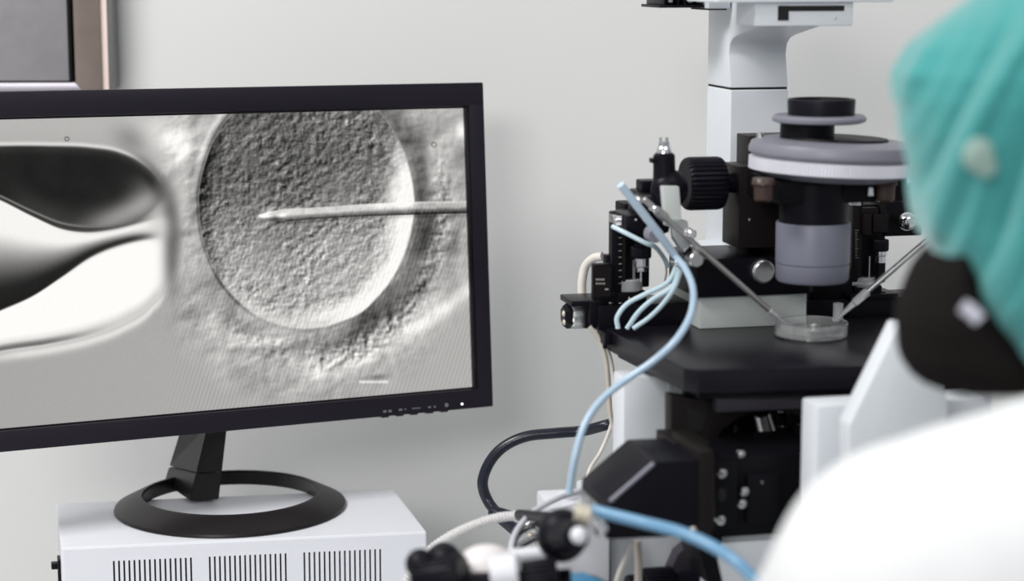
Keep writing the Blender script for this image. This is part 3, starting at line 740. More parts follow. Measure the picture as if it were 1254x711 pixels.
B().lathe([(.0001, 0), (.0044, 0), (.0048, .001), (.0048, .0172), (.0040, .0172), (.0038, .0016), (.0001, .0016)], n=32).build('tube_wall', 'acry', t)
B().lathe([(.0001, .0018), (.0036, .0018), (.0036, .009), (.0001, .009)], n=24).build('tube_filling', 'brass', t)

# ---------------------------------------------------------------- left micromanipulator
def mroot(name, label, px, py, ly):
    v = fs.y(px, py, ly); m_ = fs.m @ Matrix.Translation(v)
    o = thing(name, label, 'micromanipulator', mtx=m_)
    return o, Matrix.Translation(-v)
lm, LT = mroot('micromanipulator', 'black micromanipulator at the left rear corner of the stage, holding a steel needle rod', 790, 400, .1)
def lp(b, name, m, label=None, parent=None):
    o = b.build(name, m, parent or lm); o.data.transform(LT)
    if label: o['label'] = label
    return o
b = B(); pbox(b, fs, 733, 372, 848, 404, .094, .05, .0015); pbox(b, fs, 722, 369, 740, 398, .098, .04, .0015)
b.box((fs.y(748, 390, .094).x, .096, -.018), (fs.y(848, 390, .094).x, .140, .012), .001); lp(b, 'linear_stage', 'black')
b = B(); pbox(b, fs, 700, 367, 790, 374, .100, .042, .001); pbox(b, fs, 716, 372, 734, 402, .104, .032, .001); lp(b, 'slide_cover', 'black')
for x_ in (748, 760, 768):
    b = B(); c = fs.y(x_, 371, .0995); b.ball((c.x, .0998, c.z), .0012, (1.6, .5, .7), seg=12); lp(b, 'slide_screw', 'steel')
k0, k1, k2 = fs.y(689, 386, .12), fs.y(698, 386, .12), fs.y(716, 387, .12)
b = B(); b.flute((k1.x, .12, k1.z), (k2.x, .12, k1.z), .0125, 40, .05, .001); lp(b, 'drive_knob', 'steel', 'ribbed bright metal drive knob')
b = B(); b.lathe([(.0001, 0), (.009, 0), (.0122, .004), (.0122, k1.x-k0.x+.001), (.0001, k1.x-k0.x+.001)], (k0.x, .12, k1.z), 'X', 6); lp(b, 'knob_cap', 'black')
b = B(); b.ball((k0.x-.0005, .114, k1.z+.003), .0028, (.6, 1, 1), seg=12); b.ball((k0.x, .114, k1.z-.005), .0028, (.6, 1, 1), seg=12); lp(b, 'cap_screw', 'brass')
b = B(); pbox(b, fs, 749, 259, 764, 358, .100, .012, .002); pbox(b, fs, 741, 312, 750, 372, .108, .010, .002); lp(b, 'vertical_slide', 'black')
b = B(); pbox(b, fs, 763, 262, 767, 345, .0985, .012, .0006); lp(b, 'scale_strip', 'brown')
for k in range(9):
    c = fs.y(759.5, 283+k*8, .0990); b = B(); b.box((c.x-.0012, .0994, c.z-.0003), (c.x+.0016, .1006, c.z+.0003), 0); lp(b, 'scale_tick', 'text')
b = B(); pbox(b, fs, 765, 258, 796, 352, .108, .03, .002); pbox(b, fs, 764, 249, 790, 262, .106, .03, .002); lp(b, 'slide_block', 'black2')
b = B(); pbox(b, fs, 775, 318, 778, 346, .105, .003, .0003); lp(b, 'guide_rod', 'steel')
# motor box with pale printing
b = B(); pbox(b, fs, 727, 323, 751, 368, .090, .010, .0018); bxm = lp(b, 'motor_box', 'black')
b = B(); pbox(b, fs, 726, 326, 748, 363, .0892, .001, 0); lp(b, 'motor_plate', 'brown')
for k, (xa, xb, y_) in enumerate(((730, 741, 342), (730, 742, 347))):
    b = B()
    for j in range(5):
        xx = xa+(xb-xa)*j/5; pbox(b, fs, xx, y_-1.2, xx+1.3, y_+1.2, .0888, .0005, 0)
    lp(b, 'printed_line', 'text')
b = B(); pbox(b, fs, 741, 353, 745, 355, .0888, .0005, 0); lp(b, 'printed_mark', 'text')
# micrometer
mc = fs.y(784, 310, .095)
def zz(y, ly=.095, x=784): return fs.y(x, y, ly).z
b = B(); b.flute((mc.x, .092, zz(315)), (mc.x, .092, zz(301)), .0092, 30, .05); b.cyl((mc.x, .092, zz(301)-.001), (mc.x, .092, zz(296)), .0066); lp(b, 'micrometer_thimble', 'rubber')
b = B(); b.cyl((mc.x, .092, zz(326)), (mc.x, .092, zz(315)+.001), .0066); b.cyl((mc.x, .092, zz(332)), (mc.x, .092, zz(325)), .0048); b.cyl((mc.x, .092, zz(345)), (mc.x, .092, zz(331)), .0012); lp(b, 'micrometer_sleeve', 'chrome')
fz1, fz0 = zz(343), zz(358)
b = B(); ac = fs.y(772, 350, .10); b.lathe([(.0001, fz0), (.0138, fz0), (.0146, fz0+.001), (.0146, fz1-.001), (.0138, fz1), (.0001, fz1)], (ac.x, .112, 0), n=48); lp(b, 'clear_collar', 'acry', 'clear plastic collar')
b = B(); pbox(b, fs, 756, 357, 792, 374, .100, .035, .001); lp(b, 'slide_foot', 'black2')
b = B(); c = fs.y(771, 366, .099); b.ball((c.x, .0998, c.z), .001, (1, .5, 2), seg=12); lp(b, 'foot_screw', 'brass')
# upper arm reaching toward the viewer
a0 = fs.y(756, 271, .075); a1 = fs.y(768, 272, .06)
b = B(); b.cyl((a0.x, .075, a0.z), (a1.x, .070, a1.z), .0048, .0046); b.box((a0.x+.001, .078, a0.z-.004), (a0.x+.006, .106, a0.z+.004), .001); lp(b, 'arm_pin', 'chrome')
b = B(); pbox(b, fs, 766, 262, 822, 288, .060, .048, .006); pbox(b, fs, 780, 234, 806, 266, .062, .03, .003); pbox(b, fs, 786, 221, 812, 236, .062, .02, .002); lp(b, 'arm_body', 'black')
c = fs.y(779, 269, .0595); b = B(); b.ball((c.x, .060, c.z), .0013, (1, .5, 1), seg=12); lp(b, 'arm_screw', 'chrome')
cc = fs.y(814, 215, .035)
def zv(y): return fs.y(814, y, .035).z
b = B(); b.cyl((cc.x, .035, zv(246)), (cc.x-.0008, .035, zv(187)), .0102, .0094, 32, .002); b.box((cc.x-.0130, .030, zv(199)), (cc.x-.008, .040, zv(193)), .001); b.ball((cc.x+.004, .034, zv(232)), .0165, (1, .8, 1.1)); lp(b, 'fine_drive', 'black', 'black upright fine drive cylinder')
b = B(); b.cyl((cc.x-.0008, .035, zv(188)), (cc.x-.001, .035, zv(178)), .0068, .0058, 24); b.cyl((cc.x-.001, .035, zv(179)), (cc.x-.001, .035, zv(173)), .0046); b.cyl((cc.x-.004, .035, zv(174)), (cc.x-.004, .035, zv(168)), .0012); b.cyl((cc.x+.0015, .035, zv(174)), (cc.x+.0015, .035, zv(168)), .0014); lp(b, 'drive_tip', 'chrome')
P = [fs.y(x, y, .016) for x, y in ((811, 228), (831, 228), (834, 266), (830, 280), (815, 276))]
b = B(); b.prism([(p.x, p.z) for p in P], 'Y', .014, .024, .001); lp(b, 'clamp_bracket', 'steelf2' if 'steelf2' in M else 'grey')
b = B(); P = [fs.y(x, y, .010) for x, y in ((822, 268), (842, 270), (846, 300), (836, 310), (824, 290))]
b.prism([(p.x, p.z) for p in P], 'Y', .008, .018, .002); lp(b, 'holder_clamp', 'steel')
b = B(); P = [fs.y(x, y, .012) for x, y in ((826, 292), (836, 288), (858, 318), (848, 326))]
b.prism([(p.x, p.z) for p in P], 'Y', .012, .026, .002); pbox(b, fs, 786, 240, 824, 262, .030, .035, .004); lp(b, 'clamp_arm', 'black')
for x_, y_, r_, m_ in ((852, 318, .0072, 'steel'), (802, 287, .0075, 'greyd'), (847, 286, .0042, 'chrome'), (783, 245, .0030, 'chrome'), (803, 256, .0035, 'chrome'), (829, 322, .0032, 'chrome')):
    L_ = .004; c = fs.y(x_, y_, L_); b = B(); b.cyl((c.x, L_+.010, c.z), (c.x, L_-.003, c.z), r_, r_*.93, 28, .0012); lp(b, 'clamp_screw', m_)
ra, rb, rt = fs.y(788, 243, .010), fs.y(946, 383, .004), fs.y(971, 403, .006)
b = B(); b.cyl(ra, rb, .0027, .0025, 20); b.cyl(ra+(rb-ra)*.10, ra+(rb-ra)*.17, .0042, .0042, 20); lp(b, 'needle_holder', 'rod', 'steel needle holder rod')
b = B(); b.cyl(rb-(rb-ra).normalized()*.004, rb+(rt-rb)*.25, .0030, .0022, 16); b.cyl(rb, rt, .0012, .0004, 12); lp(b, 'glass_needle', 'acry')

# ---------------------------------------------------------------- right micromanipulator
rm_, RT = mroot('micromanipulator', 'black micromanipulator with a chrome ball knob, behind the condenser at the right', 1050, 398, .11)
def rp(b, name, m, label=None):
    o = b.build(name, m, rm_); o.data.transform(RT)
    if label: o['label'] = label
    return o
b = B(); g = fs.y(988, 380, .105); b.box((g.x+.001, .105, -.018), (fs.y(1230, 380, .105).x, .150, fs.y(1040, 366, .105).z), .001); pbox(b, fs, 990, 356, 1060, 368, .112, .03, .001); pbox(b, fs, 1040, 360, 1100, 367, .10, .05, .001); rp(b, 'linear_stage', 'black')
b = B(); pbox(b, fs, 1044, 246, 1056, 345, .110, .014, .001); rp(b, 'vertical_slide', 'greyslide' if 'greyslide' in M else 'brown')
for k in range(13):
    c = fs.y(1048.5, 282+k*2.8, .1098); b = B(); b.box((c.x-.0010, .1095, c.z-.0002), (c.x+(.0022 if k % 4 == 0 else .0010), .1101, c.z+.0002), 0); rp(b, 'scale_tick', 'text')
b = B(); pbox(b, fs, 1055, 250, 1084, 345, .116, .03, .001); rp(b, 'slide_block', 'black2')
b = B(); pbox(b, fs, 1057, 262, 1068, 288, .106, .012, .001); pbox(b, fs, 1070, 262, 1088, 284, .104, .012, .001); pbox(b, fs, 1055, 254, 1076, 264, .108, .012, .001); pbox(b, fs, 1078, 246, 1086, 266, .108, .012, .001); rp(b, 'carriage', 'brown')
b = B(); pbox(b, fs, 1044, 244, 1055, 252, .109, .016, .001); rp(b, 'slide_cap', 'steel')
b = B(); c = fs.y(1076, 243, .112); b.cyl((c.x, .112, c.z-.004), (c.x, .112, c.z+.003), .0032); rp(b, 'stud', 'chrome')
b = B(); pbox(b, fs, 1084, 236, 1130, 289, .114, .035, .002); pbox(b, fs, 1088, 228, 1135, 262, .118, .03, .003); rp(b, 'arm_body', 'black')
c = fs.y(1110.5, 270.5, .098); b = B(); b.ball(c, .0088); b.cyl((c.x, .098, c.z), (c.x, .116, c.z), .005); rp(b, 'ball_knob', 'chrome', 'chrome ball knob')
b = B(); b.cyl((c.x+.006, .100, c.z), (c.x+.020, .106, c.z+.001), .0055); rp(b, 'knob_pin', 'steel')
mx_ = fs.y(1079, 300, .105).x
def zr(y): return fs.y(1079, y, .105).z
b = B(); b.flute((mx_, .105, zr(307)), (mx_, .105, zr(293)), .0072, 26, .05); rp(b, 'micrometer_thimble', 'rubber')
b = B(); b.cyl((mx_, .105, zr(313)), (mx_, .105, zr(306)), .0056); b.cyl((mx_, .105, zr(322)), (mx_, .105, zr(312)), .0048); rp(b, 'micrometer_sleeve', 'chrome')
b = B(); b.cyl((mx_, .105, zr(345)), (mx_, .105, zr(321)), .0046); rp(b, 'micrometer_body', 'black')
b = B(); b.cyl((mx_-.009, .110, zr(344)), (mx_-.009, .110, zr(314)), .0009); rp(b, 'guide_rod', 'steel')
b = B(); cx_ = fs.y(1062, 345, .11).x; b.lathe([(.0001, zr(352)), (.0135, zr(352)), (.0140, zr(351)), (.0140, zr(342)), (.0130, zr(340)), (.0001, zr(340))], (cx_, .120, 0), n=48); rp(b, 'clear_collar', 'acry', 'clear plastic collar')
b = B(); pbox(b, fs, 996, 338, 1044, 370, .1085, .03, .001); rp(b, 'stage_block', 'black2')
b = B(); pbox(b, fs, 1046, 350, 1080, 362, .110, .03, .001); pbox(b, fs, 1035, 358, 1085, 362, .105, .03, .0006); rp(b, 'slide_foot', 'black2')
ra, rb, rt = fs.y(1150, 281, -.010), fs.y(1046, 371, -.004), fs.y(1034, 382, 0)
b = B(); b.cyl(ra, rb+(ra-rb)*.10, .0026, .0026, 20); b.cyl(ra, ra+(ra-rb)*.6, .0042, .0042, 20); rp(b, 'needle_holder', 'steel', 'steel needle holder rod')
b = B(); b.cyl(rb+(ra-rb)*.16, rb, .0040, .0036, 20); b.cyl(rb, rt+(rt-rb)*1.0, .0030, .0006, 16); rp(b, 'glass_needle', 'acry')
e = ra+(ra-rb)*.5
b = B(); b.tube([e, e+Vector((.03, .04, .025)), fs.y(1135, 262, .12)+Vector((.035, 0, 0)), fs.y(1128, 262, .125)], .006); rp(b, 'holder_arm', 'black')

# ---------------------------------------------------------------- tubes and cables
def W(*pts): return [at(x, y, Y) for x, y, Y in pts]
def cable(name, label, m, r, pts, cat='tube', ripple=0, sub=8, n=14, ends=None):
    o = B().tube(W(*pts), r, n, sub, ripple).build(name, m); tag(o, label, cat); return o
cable('blue_tube', 'pale blue flexible tube curving from the needle clamp over the stage corner and down', 'tube', .0030,
      ((826, 312, 1.735), (840, 330, 1.70), (849, 355, 1.66), (846, 385, 1.62), (828, 416, 1.60), (800, 442, 1.60), (765, 466, 1.60), (736, 490, 1.59), (716, 520, 1.58), (704, 560, 1.57), (697, 604, 1.57)))
cable('blue_tube', 'milky blue stiff tube end running slanting up past the black fine drive', 'tubew', .0036,
      ((760, 226, 1.70), (785, 258, 1.71), (806, 285, 1.72), (826, 312, 1.735)))
cable('blue_tube', 'blue flexible tube crossing in front of the big black housing toward the white coat', 'tubef', .0044,
      ((716, 622, 1.43), (745, 629, 1.42), (790, 640, 1.405), (835, 652, 1.38), (875, 670, 1.36), (905, 690, 1.34), (930, 715, 1.33)))
cable('thin_tube', 'thin pale blue tube from the chrome pin to the clamp', 'tube2', .0021,
      ((750, 277, 1.78), (768, 286, 1.77), (790, 297, 1.765), (802, 302, 1.77), (812, 314, 1.79), (818, 326, 1.80)))
for lab, pts in (('outermost loop of thin pale blue tubing standing on the black stage corner', ((830, 322, 1.76), (818, 345, 1.76), (790, 360, 1.77), (768, 372, 1.775), (756, 388, 1.775), (757, 402, 1.775))),
                 ('middle loop of thin pale blue tubing standing on the black stage corner', ((832, 326, 1.755), (824, 350, 1.755), (800, 366, 1.762), (782, 382, 1.766), (768, 402, 1.770))),
                 ('innermost loop of thin pale blue tubing standing on the black stage corner', ((834, 330, 1.75), (826, 352, 1.75), (812, 372, 1.755), (796, 388, 1.762), (776, 402, 1.767)))):
    cable('thin_tube', lab, 'tube2', .0023, pts)
cable('tan_cable', 'thin tan wire hanging beside the left micrometer', 'cablet', .0009, ((797, 300, 1.84), (810, 310, 1.84), (816, 330, 1.84), (814, 345, 1.84)), 'cable')
cable('cream_cable', 'thick cream cable looping behind the left motor box', 'cablew', .0042,
      ((738, 314, 1.86), (727, 316, 1.865), (717, 326, 1.87), (713, 344, 1.87), (713, 368, 1.87)), 'cable')
cable('tan_cable', 'thin tan cable dropping below the left end of the stage', 'cablet', .0022,
      ((722, 400, 1.80), (734, 415, 1.80), (742, 440, 1.80), (745, 470, 1.80), (748, 510, 1.80), (757, 545, 1.80), (760, 600, 1.80)), 'cable')
cable('cream_cable', 'thin cream cable beside the white microscope wall', 'cablew', .0018,
      ((736, 412, 1.84), (748, 440, 1.84), (752, 480, 1.84), (749, 518, 1.84), (736, 552, 1.84), (722, 575, 1.82), (715, 605, 1.8)), 'cable')
b = B(); b.tube(W((768, 514, 1.93), (746, 519, 1.91), (715, 527, 1.92), (680, 530, 1.92), (645, 534, 1.92), (618, 546, 1.92), (600, 565, 1.92), (591, 590, 1.92), (597, 612, 1.92), (612, 632, 1.91)), .0053, 18)
k = thing('black_cable', 'thick glossy black cable making a wide loop against the wall, with a plug', 'cable', at(612, 632, 1.91))
inv_ = Matrix.Translation(-at(612, 632, 1.91))
o = b.build('cable', 'cableb', k); o.data.transform(inv_)
b = B(); pa, pb_, pc = at(600, 624, 1.91), at(640, 645, 1.90), at(648, 650, 1.90); b.cyl(pa, pb_, .0055, .0125, 24, .002); o = b.build('plug_boot', 'cableb', k); o.data.transform(inv_)
b = B(); p1, p2 = at(644, 641, 1.895), at(674, 650, 1.89); b.cyl(p1, p2, .0085, .0082, 28); b.cyl(at(648, 637, 1.89), at(655, 640, 1.89), .0095); b.cyl(p2, at(680, 652, 1.89), .0065); o = b.build('plug', 'steel', k); o.data.transform(inv_)
b = B(); b.ball(at(650, 655, 1.89), .0035); o = b.build('plug_screw', 'brass', k); o.data.transform(inv_)
cable('braided_hose', 'grey braided hose arching up from the lower edge to the black joint', 'braid', .0046,
      ((486, 740, 1.72), (499, 708, 1.72), (518, 682, 1.72), (545, 660, 1.72), (577, 644, 1.72), (608, 634, 1.72), (638, 630, 1.72)), 'hose', .14, 15)
cable('grey_tube', 'thin pale grey tube rising from the foreground knobs behind the black hose', 'tubeg', .0026,
      ((626, 690, 1.58), (627, 665, 1.60), (636, 645, 1.62), (655, 625, 1.64), (685, 609, 1.66), (712, 600, 1.68), (730, 585, 1.7)))
cable('black_lead', 'short black lead below the steel plug, nearest the plug', 'cableb', .0024, ((628, 668, 1.62), (634, 655, 1.62), (648, 645, 1.62), (668, 640, 1.62)), 'cable')
cable('black_lead', 'short straight black lead slanting down below the steel plug', 'cableb', .0028, ((632, 671, 1.60), (652, 660, 1.60), (676, 650, 1.60)), 'cable')
cable('cream_cable', 'thin cream cable running down in front of the white controller box', 'cablew', .002, ((775, 664, 1.58), (768, 680, 1.58), (757, 705, 1.58), (752, 730, 1.58)), 'cable')
cable('tan_cable', 'tan cable hanging straight down below the black housing', 'cablet', .003, ((780, 662, 1.60), (782, 690, 1.60), (781, 730, 1.60)), 'cable')

# white controller box behind the black joint
fw = Frame(at(673, 700, 1.66), R(10)); 
cb = thing('controller_box', 'white controller box with a round white cap, behind the black foreground joint', 'controller', mtx=Matrix.Translation((fw.m.translation.x, fw.m.translation.y, BT)) @ Matrix.Rotation(R(10), 4, 'Z'))
ztop = fw.y(700, 620, 0).z+fw.m.translation.z-BT
B().box((0, 0, .0003), (.052, .060, ztop), .003).build('case', 'white', cb)
c = fw.y(697, 614, .03)
b = B(); b.lathe([(.0001, 0), (.0105, 0), (.0105, .003), (.0080, .006), (.0001, .007)], (c.x, .03, ztop-.001), n=32); b.build('cap', 'white', cb)

# foreground injector: knobs on a bar, held by a stand on the bench
FY = 1.40
fi = Frame(at(620, 720, FY), 0)
inj = thing('microinjector', 'blurred hand microinjector with black and ivory knobs at the lower edge', 'microinjector', (fi.m.translation.x, FY, BT))
TI = Matrix.Translation((-fi.m.translation.x, -FY, -BT))
def ip(b, name, m, label=None):
    o = b.build(name, m, inj); o.data.transform(TI)
    if label: o['label'] = label
b = B(); s0 = at(620, 735, FY); b.cyl((s0.x, FY, BT+.0003), (s0.x, FY, s0.z), .009); b.lathe([(.0001, 0), (.045, 0), (.045, .008), (.040, .012), (.0001, .012)], (s0.x, FY, BT+.0003), n=48); ip(b, 'stand', 'black')
b = B(); b.cyl(at(560, 722, FY), at(700, 716, FY), .012); ip(b, 'body_bar', 'black')
b = B(); b.flute(at(512, 712, FY), at(568, 704, FY-.01), .0165, 24, .08); b.ball(at(515, 690, FY), .011); b.ball(at(545, 686, FY), .012); ip(b, 'black_knob', 'rubber')
b = B(); b.ball(at(596, 692, FY+.02), .0185, (1.15, 1, .82)); b.cyl(at(575, 690, FY+.02), at(622, 692, FY+.02), .0115); ip(b, 'ivory_knob', 'pinkw', 'ivory white knob')
b = B(); b.cyl(at(601, 703, FY-.03), at(634, 699, FY-.03), .0125, .0130); ip(b, 'chrome_knob', 'white')
b = B(); b.flute(at(640, 712, FY-.02), at(684, 706, FY-.02), .0145, 24, .08); ip(b, 'black_collar', 'rubber')
b = B(); b.cyl(at(620, 680, FY+.04), at(690, 674, FY+.04), .0046); ip(b, 'white_bar', 'white')
b = B(); v0, v1 = at(672, 655, FY), at(704, 656, FY-.02)
b.ball(at(688, 655, FY), .0185, (1, .9, 1.05)); b.cyl(at(682, 655, FY), at(706, 657, FY-.035), .0125, .0100); b.cyl(at(636, 630, 1.70), at(706, 636, FY), .0046); b.cyl(at(690, 636, FY), at(690, 655, FY), .011); ip(b, 'hose_joint', 'rubber')
b = B(); b.ball(at(709, 655, FY-.037), .0062); ip(b, 'joint_ball', 'white')
b = B(); b.cyl(at(703, 628, FY-.005), at(723, 631, FY-.005), .0072); ip(b, 'cream_fitting', 'brass')
b = B(); b.cyl(at(722, 634, FY), at(738, 648, FY), .0042); b.cyl(at(733, 645, FY), at(738, 652, FY), .0055); b.cyl(at(714, 612, FY+.01), at(716, 626, FY), .0048); ip(b, 'chrome_fitting', 'chrome')
b = B(); b.cyl(at(690, 668, FY), at(690, 682, FY), .009, .003); ip(b, 'joint_tip', 'knob')
b = B(); b.tube(W((524, 700, 1.5), (528, 680, 1.5), (542, 670, 1.5), (555, 676, 1.5), (560, 690, 1.5), (561, 712, 1.46)), .0042); ip(b, 'bent_tube', 'black')

# blue topped controller
c0, c1, c2, c3 = atz(672, 701, 1.0), atz(716, 700, 1.0), atz(750, 730, 1.0), atz(668, 732, 1.0)
bc = thing('control_pad', 'black controller with a blue top at the lower edge beside the white box', 'controller', (c0.x, c0.y, BT))
T3 = Matrix.Translation((-c0.x, -c0.y, -BT))
b = B(); b.prism([(c0.x-.004, c0.y+.003), (c1.x+.007, c1.y+.003), (c2.x+.012, max(c2.y, 1.45)), (c3.x-.004, max(c3.y, 1.45))], 'Z', BT+.0003, .9975, .002); o = b.build('case', 'black', bc); o.data.transform(T3)
b = B(); b.prism([(c0.x, c0.y), (c1.x, c1.y), (c2.x, max(c2.y, 1.455)), (c3.x, max(c3.y, 1.455))], 'Z', .9974, 1.0, .0008); o = b.build('blue_face', 'blue', bc, ); o.data.transform(T3); o['label'] = 'bright blue top face'

# ---------------------------------------------------------------- the person at the microscope
def P(x, y, Y=1.17): return at(x, y, Y)
def caps(b, pts):
    """overlapping balls and cones along a chain of (point, radius)"""
    for (p, r1), (q, r2) in zip(pts[:-1], pts[1:]):
        p = Vector(p); q = Vector(q); n = max(2, int((q-p).length/(min(r1, r2)*.35)))
        for k in range(n+1):
            t = k/n; b.ball(p.lerp(q, t), r1+(r2-r1)*t, seg=20)
HC = P(1290, 200)
def hrings(rows, dep, extra=None, ns=72, yc=1.17):
    out = []
    for i, (py, xl, xr, dz) in enumerate(rows):
        a = P(xl, py, yc); c = P(xr, py, yc); cx = (a.x+c.x)/2; rx = (c.x-a.x)/2; row = []
        for k in range(ns):
            th = 2*PI*k/ns; ex = 1
            row.append(Vector((cx-rx*math.cos(th), yc+dep*dz*math.sin(th), a.z)))
        if extra: row = extra(row, i, py)
        out.append(row)
    return out
def interp(xs, ys, x):
    return float(np.interp(x, xs, ys))
# skull and face rings (left outline, right outline by pixel row)
sk_y = [20, 30, 50, 80, 120, 160, 200, 240, 275, 300, 320, 350, 380, 410, 440, 462]
sk_l = [1240, 1190, 1150, 1130, 1122, 1122, 1120, 1132, 1146, 1152, 1140, 1128, 1118, 1120, 1130, 1160]
sk_r = [1380, 1430, 1468, 1482, 1490, 1492, 1490, 1484, 1474, 1462, 1450, 1435, 1415, 1390, 1360, 1300]
sk_d = [.45, .70, .85, .92, .95, .95, .95, .90, .80, .70, .64, .60, .54, .48, .42, .30]
b = B(); b.rings(hrings(list(zip(sk_y, sk_l, sk_r, sk_d)), .078))
LSH, RSH = Vector((.205, 1.045, 1.105)), Vector((.555, 1.10, 1.10))
neck0, neck1 = P(1330, 330), Vector((.385, 1.075, 1.17))
caps(b, [(neck0, .055), (neck1, .060)])
pel = Vector((.47, .82, .575)); chest = Vector((.41, .99, 1.0)); waist = Vector((.45, .88, .78))
def torso(b, g):
    for (p, r, sx) in ((pel, .125+g, 1.35), (pel.lerp(waist, .5), .118+g, 1.28), (waist, .108+g, 1.25), (waist.lerp(chest, .5), .112+g, 1.35), (chest, .115+g, 1.45), (Vector((.395, 1.04, 1.09)), .085+g, 1.6)):
        b.ball(p, r, (sx, 1, 1), rot=(0, 0, R(10)), seg=32)
torso(b, -.01)
LE, LW = Vector((.115, 1.17, .865)), Vector((.150, 1.375, .800)); RE, RW = Vector((.63, 1.27, .88)), Vector((.50, 1.47, .80))
caps(b, [(LSH, .055), (LE, .040)]); caps(b, [(LE, .040), (LW, .026)])
caps(b, [(RSH, .055), (RE, .040)]); caps(b, [(RE, .040), (RW, .026)])
def hand(b, wr, fwd, up_, side):
    fwd = fwd.normalized(); sd = fwd.cross(up_).normalized()*side; nrm = up_
    palm = wr+fwd*.045; b.ball(wr+fwd*.02, .024, (1, 1, .7)); b.ball(palm, .034, (1.15, 1.1, .5))
    for k, ln in enumerate((.068, .078, .072, .056)):
        base = wr+fwd*.068+sd*(-.027+.018*k); q1 = base+fwd*ln*.45-nrm*.004; q2 = q1+fwd*ln*.30-nrm*.014; q3 = q2+fwd*ln*.14-nrm*.016
        caps(b, [(palm+sd*(-.020+.014*k), .0100), (base, .0095)]); caps(b, [(base, .0092), (q1, .0085)]); caps(b, [(q1, .0085), (q2, .0078)]); caps(b, [(q2, .0078), (q3, .0068)])
    tb = wr+fwd*.030-sd*.024; t1 = tb+fwd*.026-sd*.022-nrm*.006; t2 = t1+fwd*.026-sd*.004-nrm*.010
    caps(b, [(wr+fwd*.02, .015), (tb, .013)]); caps(b, [(tb, .0125), (t1, .0105)]); caps(b, [(t1, .0105), (t2, .0085)])
hand(b, LW, Vector((.25, 1, -.25)), Vector((0, .2, 1)).normalized(), -1)
hand(b, RW, Vector((-.35, 1, -.25)), Vector((0, .2, 1)).normalized(), 1)
LK, RK = Vector((.30, 1.20, .52)), Vector((.60, 1.22, .52)); LA, RA = Vector((.28, 1.12, .10)), Vector((.60, 1.14, .10))
for hip, kn, an in ((pel+Vector((-.09, 0, -.01)), LK, LA), (pel+Vector((.09, 0, -.01)), RK, RA)):
    caps(b, [(hip, .085), (kn, .055)]); caps(b, [(kn, .055), (an, .036)]); caps(b, [(an+Vector((0, 0, -.045)), .036), (an+Vector((0, .15, -.062)), .028)])
# ears and nose
person = b.build('person', 'skin'); remesh(person, .0055, 5)
tag(person, 'person in a teal surgical cap, black face mask and white coat at the microscope', 'person')
def pp(b, name, m, label, vox=None, sm=6, parent=None):
    o = b.build(name, m, parent or person)
    if vox: remesh(o, vox, sm)
    if label: o['label'] = label
    return o
# cap: bulging cloth with slanting folds
cy_ = [-45, -35, -15, 0, 25, 55, 90, 120, 160, 200, 240, 280, 320, 360, 400, 430, 455]
cl_ = [1290, 1240, 1205, 1187, 1154, 1125, 1104, 1098, 1101, 1110, 1121, 1130, 1147, 1168, 1194, 1218, 1245]
cr_ = [1320, 1390, 1430, 1452, 1480, 1500, 1512, 1517, 1520, 1518, 1512, 1502, 1488, 1470, 1445, 1420, 1395]
cd_ = [.10, .42, .68, .80, .92, .98, 1.03, 1.05, 1.06, 1.05, 1.03, 1.0, .96, .91, .84, .77, .70]
yy = np.linspace(-45, 455, 90)
rows = [(y, interp(cy_, cl_, y), interp(cy_, cr_, y), interp(cy_, cd_, y)) for y in yy]
def folds(row, i, py):
    n = len(row); c = sum(row, Vector())/n; out = []
    for k, p in enumerate(row):
        th = 2*PI*k/n
        if th > PI: th -= 2*PI
        s_ = p.x*2130+.42*py+18*math.sin(py*.013)          # slanting coordinate
        f_ = max(0, min(1, (py+20)/80.))*(1-.6*max(0, min(1, (py-260)/80.)))
        d_ = (math.sin(s_*.070+2.2)+.45*math.sin(s_*.155+1.3)+.25*math.sin(s_*.31-py*.01))*.0050*f_
        e_ = min(1, abs(th)/.35)          # keep the left outline
        v = (p-c); out.append(p+v.normalized()*d_*(.06+.94*e_))
    return out
b = B(); b.rings(hrings(rows, .088, folds, 160))
cap = pp(b, 'surgical_cap', 'cap', 'teal cloth surgical cap covering hair and ears'); 
m2 = cap.modifiers.new('s', 'SUBSURF'); m2.levels = 1; m2.render_levels = 1
# rolled lower hem of the cap
hem = []
for k in range(60):
    th = -PI*.02-(PI*.96)*k/59
    r_ = rows[-1]
b = B(); c = at(1198, 190, 1.082)
b.ball(c, .0085, (1, .5, 1.1)); b.ball(c+Vector((.004, 0, -.006)), .006, (1, .5, 1)); pp(b, 'cap_knot', 'capk', 'pale knot of the cap tie')
# mask: black cloth over nose, mouth and chin
my = [300, 312, 330, 350, 370, 395, 420, 440, 456, 468, 474]
ml = [1150, 1136, 1121, 1110, 1103, 1098, 1100, 1105, 1114, 1130, 1160]
mr = [1182, 1186, 1194, 1204, 1216, 1236, 1260, 1280, 1290, 1285, 1262]
md_ = [.70, .74, .80, .86, .9, .92, .90, .86, .80, .66, .40]
yy2 = np.linspace(300, 474, 40)
rows2 = [(y, interp(my, ml, y), interp(my, mr, y), interp(my, md_, y)) for y in yy2]
def pleat(row, i, py):
    c = sum(row, Vector())/len(row)
    return [p+(p-c).normalized()*.0005*math.sin(py*.12) for p in row]
b = B(); b.rings(hrings(rows2, .060, pleat, 96)); pp(b, 'face_mask', 'mask', 'black cloth face mask')
b = B(); b.tube([at(1178, 374, 1.100), at(1190, 382, 1.098), at(1200, 392, 1.096)], .0042); pp(b, 'mask_strap', 'strapm', 'white strap of the mask at the cheek')
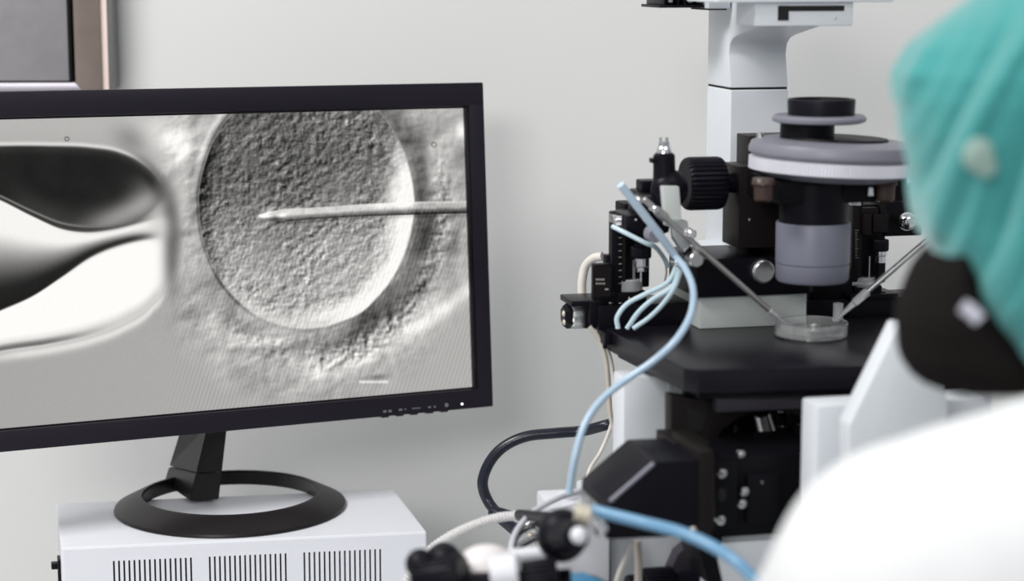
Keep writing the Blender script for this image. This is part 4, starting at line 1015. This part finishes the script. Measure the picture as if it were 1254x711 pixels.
# coat
b = B(); torso(b, .022)
S0 = Vector((.222, 1.035, 1.118))
caps(b, [(Vector((.395, 1.05, 1.185)), .094), (Vector((.320, 1.03, 1.148)), .097)]); caps(b, [(Vector((.320, 1.03, 1.148)), .097), (S0, .092)])
caps(b, [(Vector((.395, 1.05, 1.165)), .088), (Vector((.545, 1.09, 1.11)), .080)])
caps(b, [(S0, .088), (Vector((.150, 1.10, .97)), .074)]); caps(b, [(Vector((.150, 1.10, .97)), .074), (LE, .064)]); caps(b, [(LE, .062), (LW, .040)])
caps(b, [(Vector((.545, 1.09, 1.11)), .078), (RE, .062)]); caps(b, [(RE, .062), (RW, .040)])
for hip, kn in ((pel+Vector((-.09, 0, -.01)), LK), (pel+Vector((.09, 0, -.01)), RK)): caps(b, [(hip, .110), (hip.lerp(kn, .6), .085)])
coat = pp(b, 'white_coat', 'coat', 'white laboratory coat with long sleeves', .008, 14)
tx_ = bpy.data.textures.new('creases', 'CLOUDS'); tx_.noise_scale = .12
dm = coat.modifiers.new('d', 'DISPLACE'); dm.texture = tx_; dm.strength = .008; dm.mid_level = .5
b = B()
for hip, kn, an in ((pel+Vector((-.09, 0, -.01)), LK, LA), (pel+Vector((.09, 0, -.01)), RK, RA)):
    caps(b, [(hip.lerp(kn, .3), .088), (kn, .064)]); caps(b, [(kn, .064), (an+Vector((0, 0, .02)), .050)])
pp(b, 'trousers', 'trouser', None, .008, 5)
for an in (LA, RA):
    b = B(); caps(b, [(an+Vector((0, -.02, -.050)), .044), (an+Vector((0, .14, -.058)), .036)]); b.box(an+Vector((-.04, -.06, -.0995)), an+Vector((.04, .18, -.075)), .01); pp(b, 'shoe', 'shoe', None, .007, 3)

# stool
st = thing('lab_stool', 'black round lab stool under the person in the white coat', 'stool', (pel.x, pel.y, 0))
b = B(); b.lathe([(.0001, .365), (.17, .365), (.185, .38), (.185, .402), (.17, .418), (.0001, .420)], n=48); b.build('seat', 'stool', st)
b = B(); b.cyl((0, 0, .08), (0, 0, .386), .025); b.build('pole', 'steel', st)
for k in range(5):
    a_ = 2*PI*k/5; b = B(); b.tube([(0, 0, .09), (.12*math.cos(a_), .12*math.sin(a_), .08), (.25*math.cos(a_), .25*math.sin(a_), .055)], .014); b.build('leg', 'steel', st)
    b = B(); b.cyl((.25*math.cos(a_)-.01*math.sin(a_), .25*math.sin(a_)+.01*math.cos(a_), .0275), (.25*math.cos(a_)+.01*math.sin(a_), .25*math.sin(a_)-.01*math.cos(a_), .0275), .0275); b.build('caster', 'rubber', st)
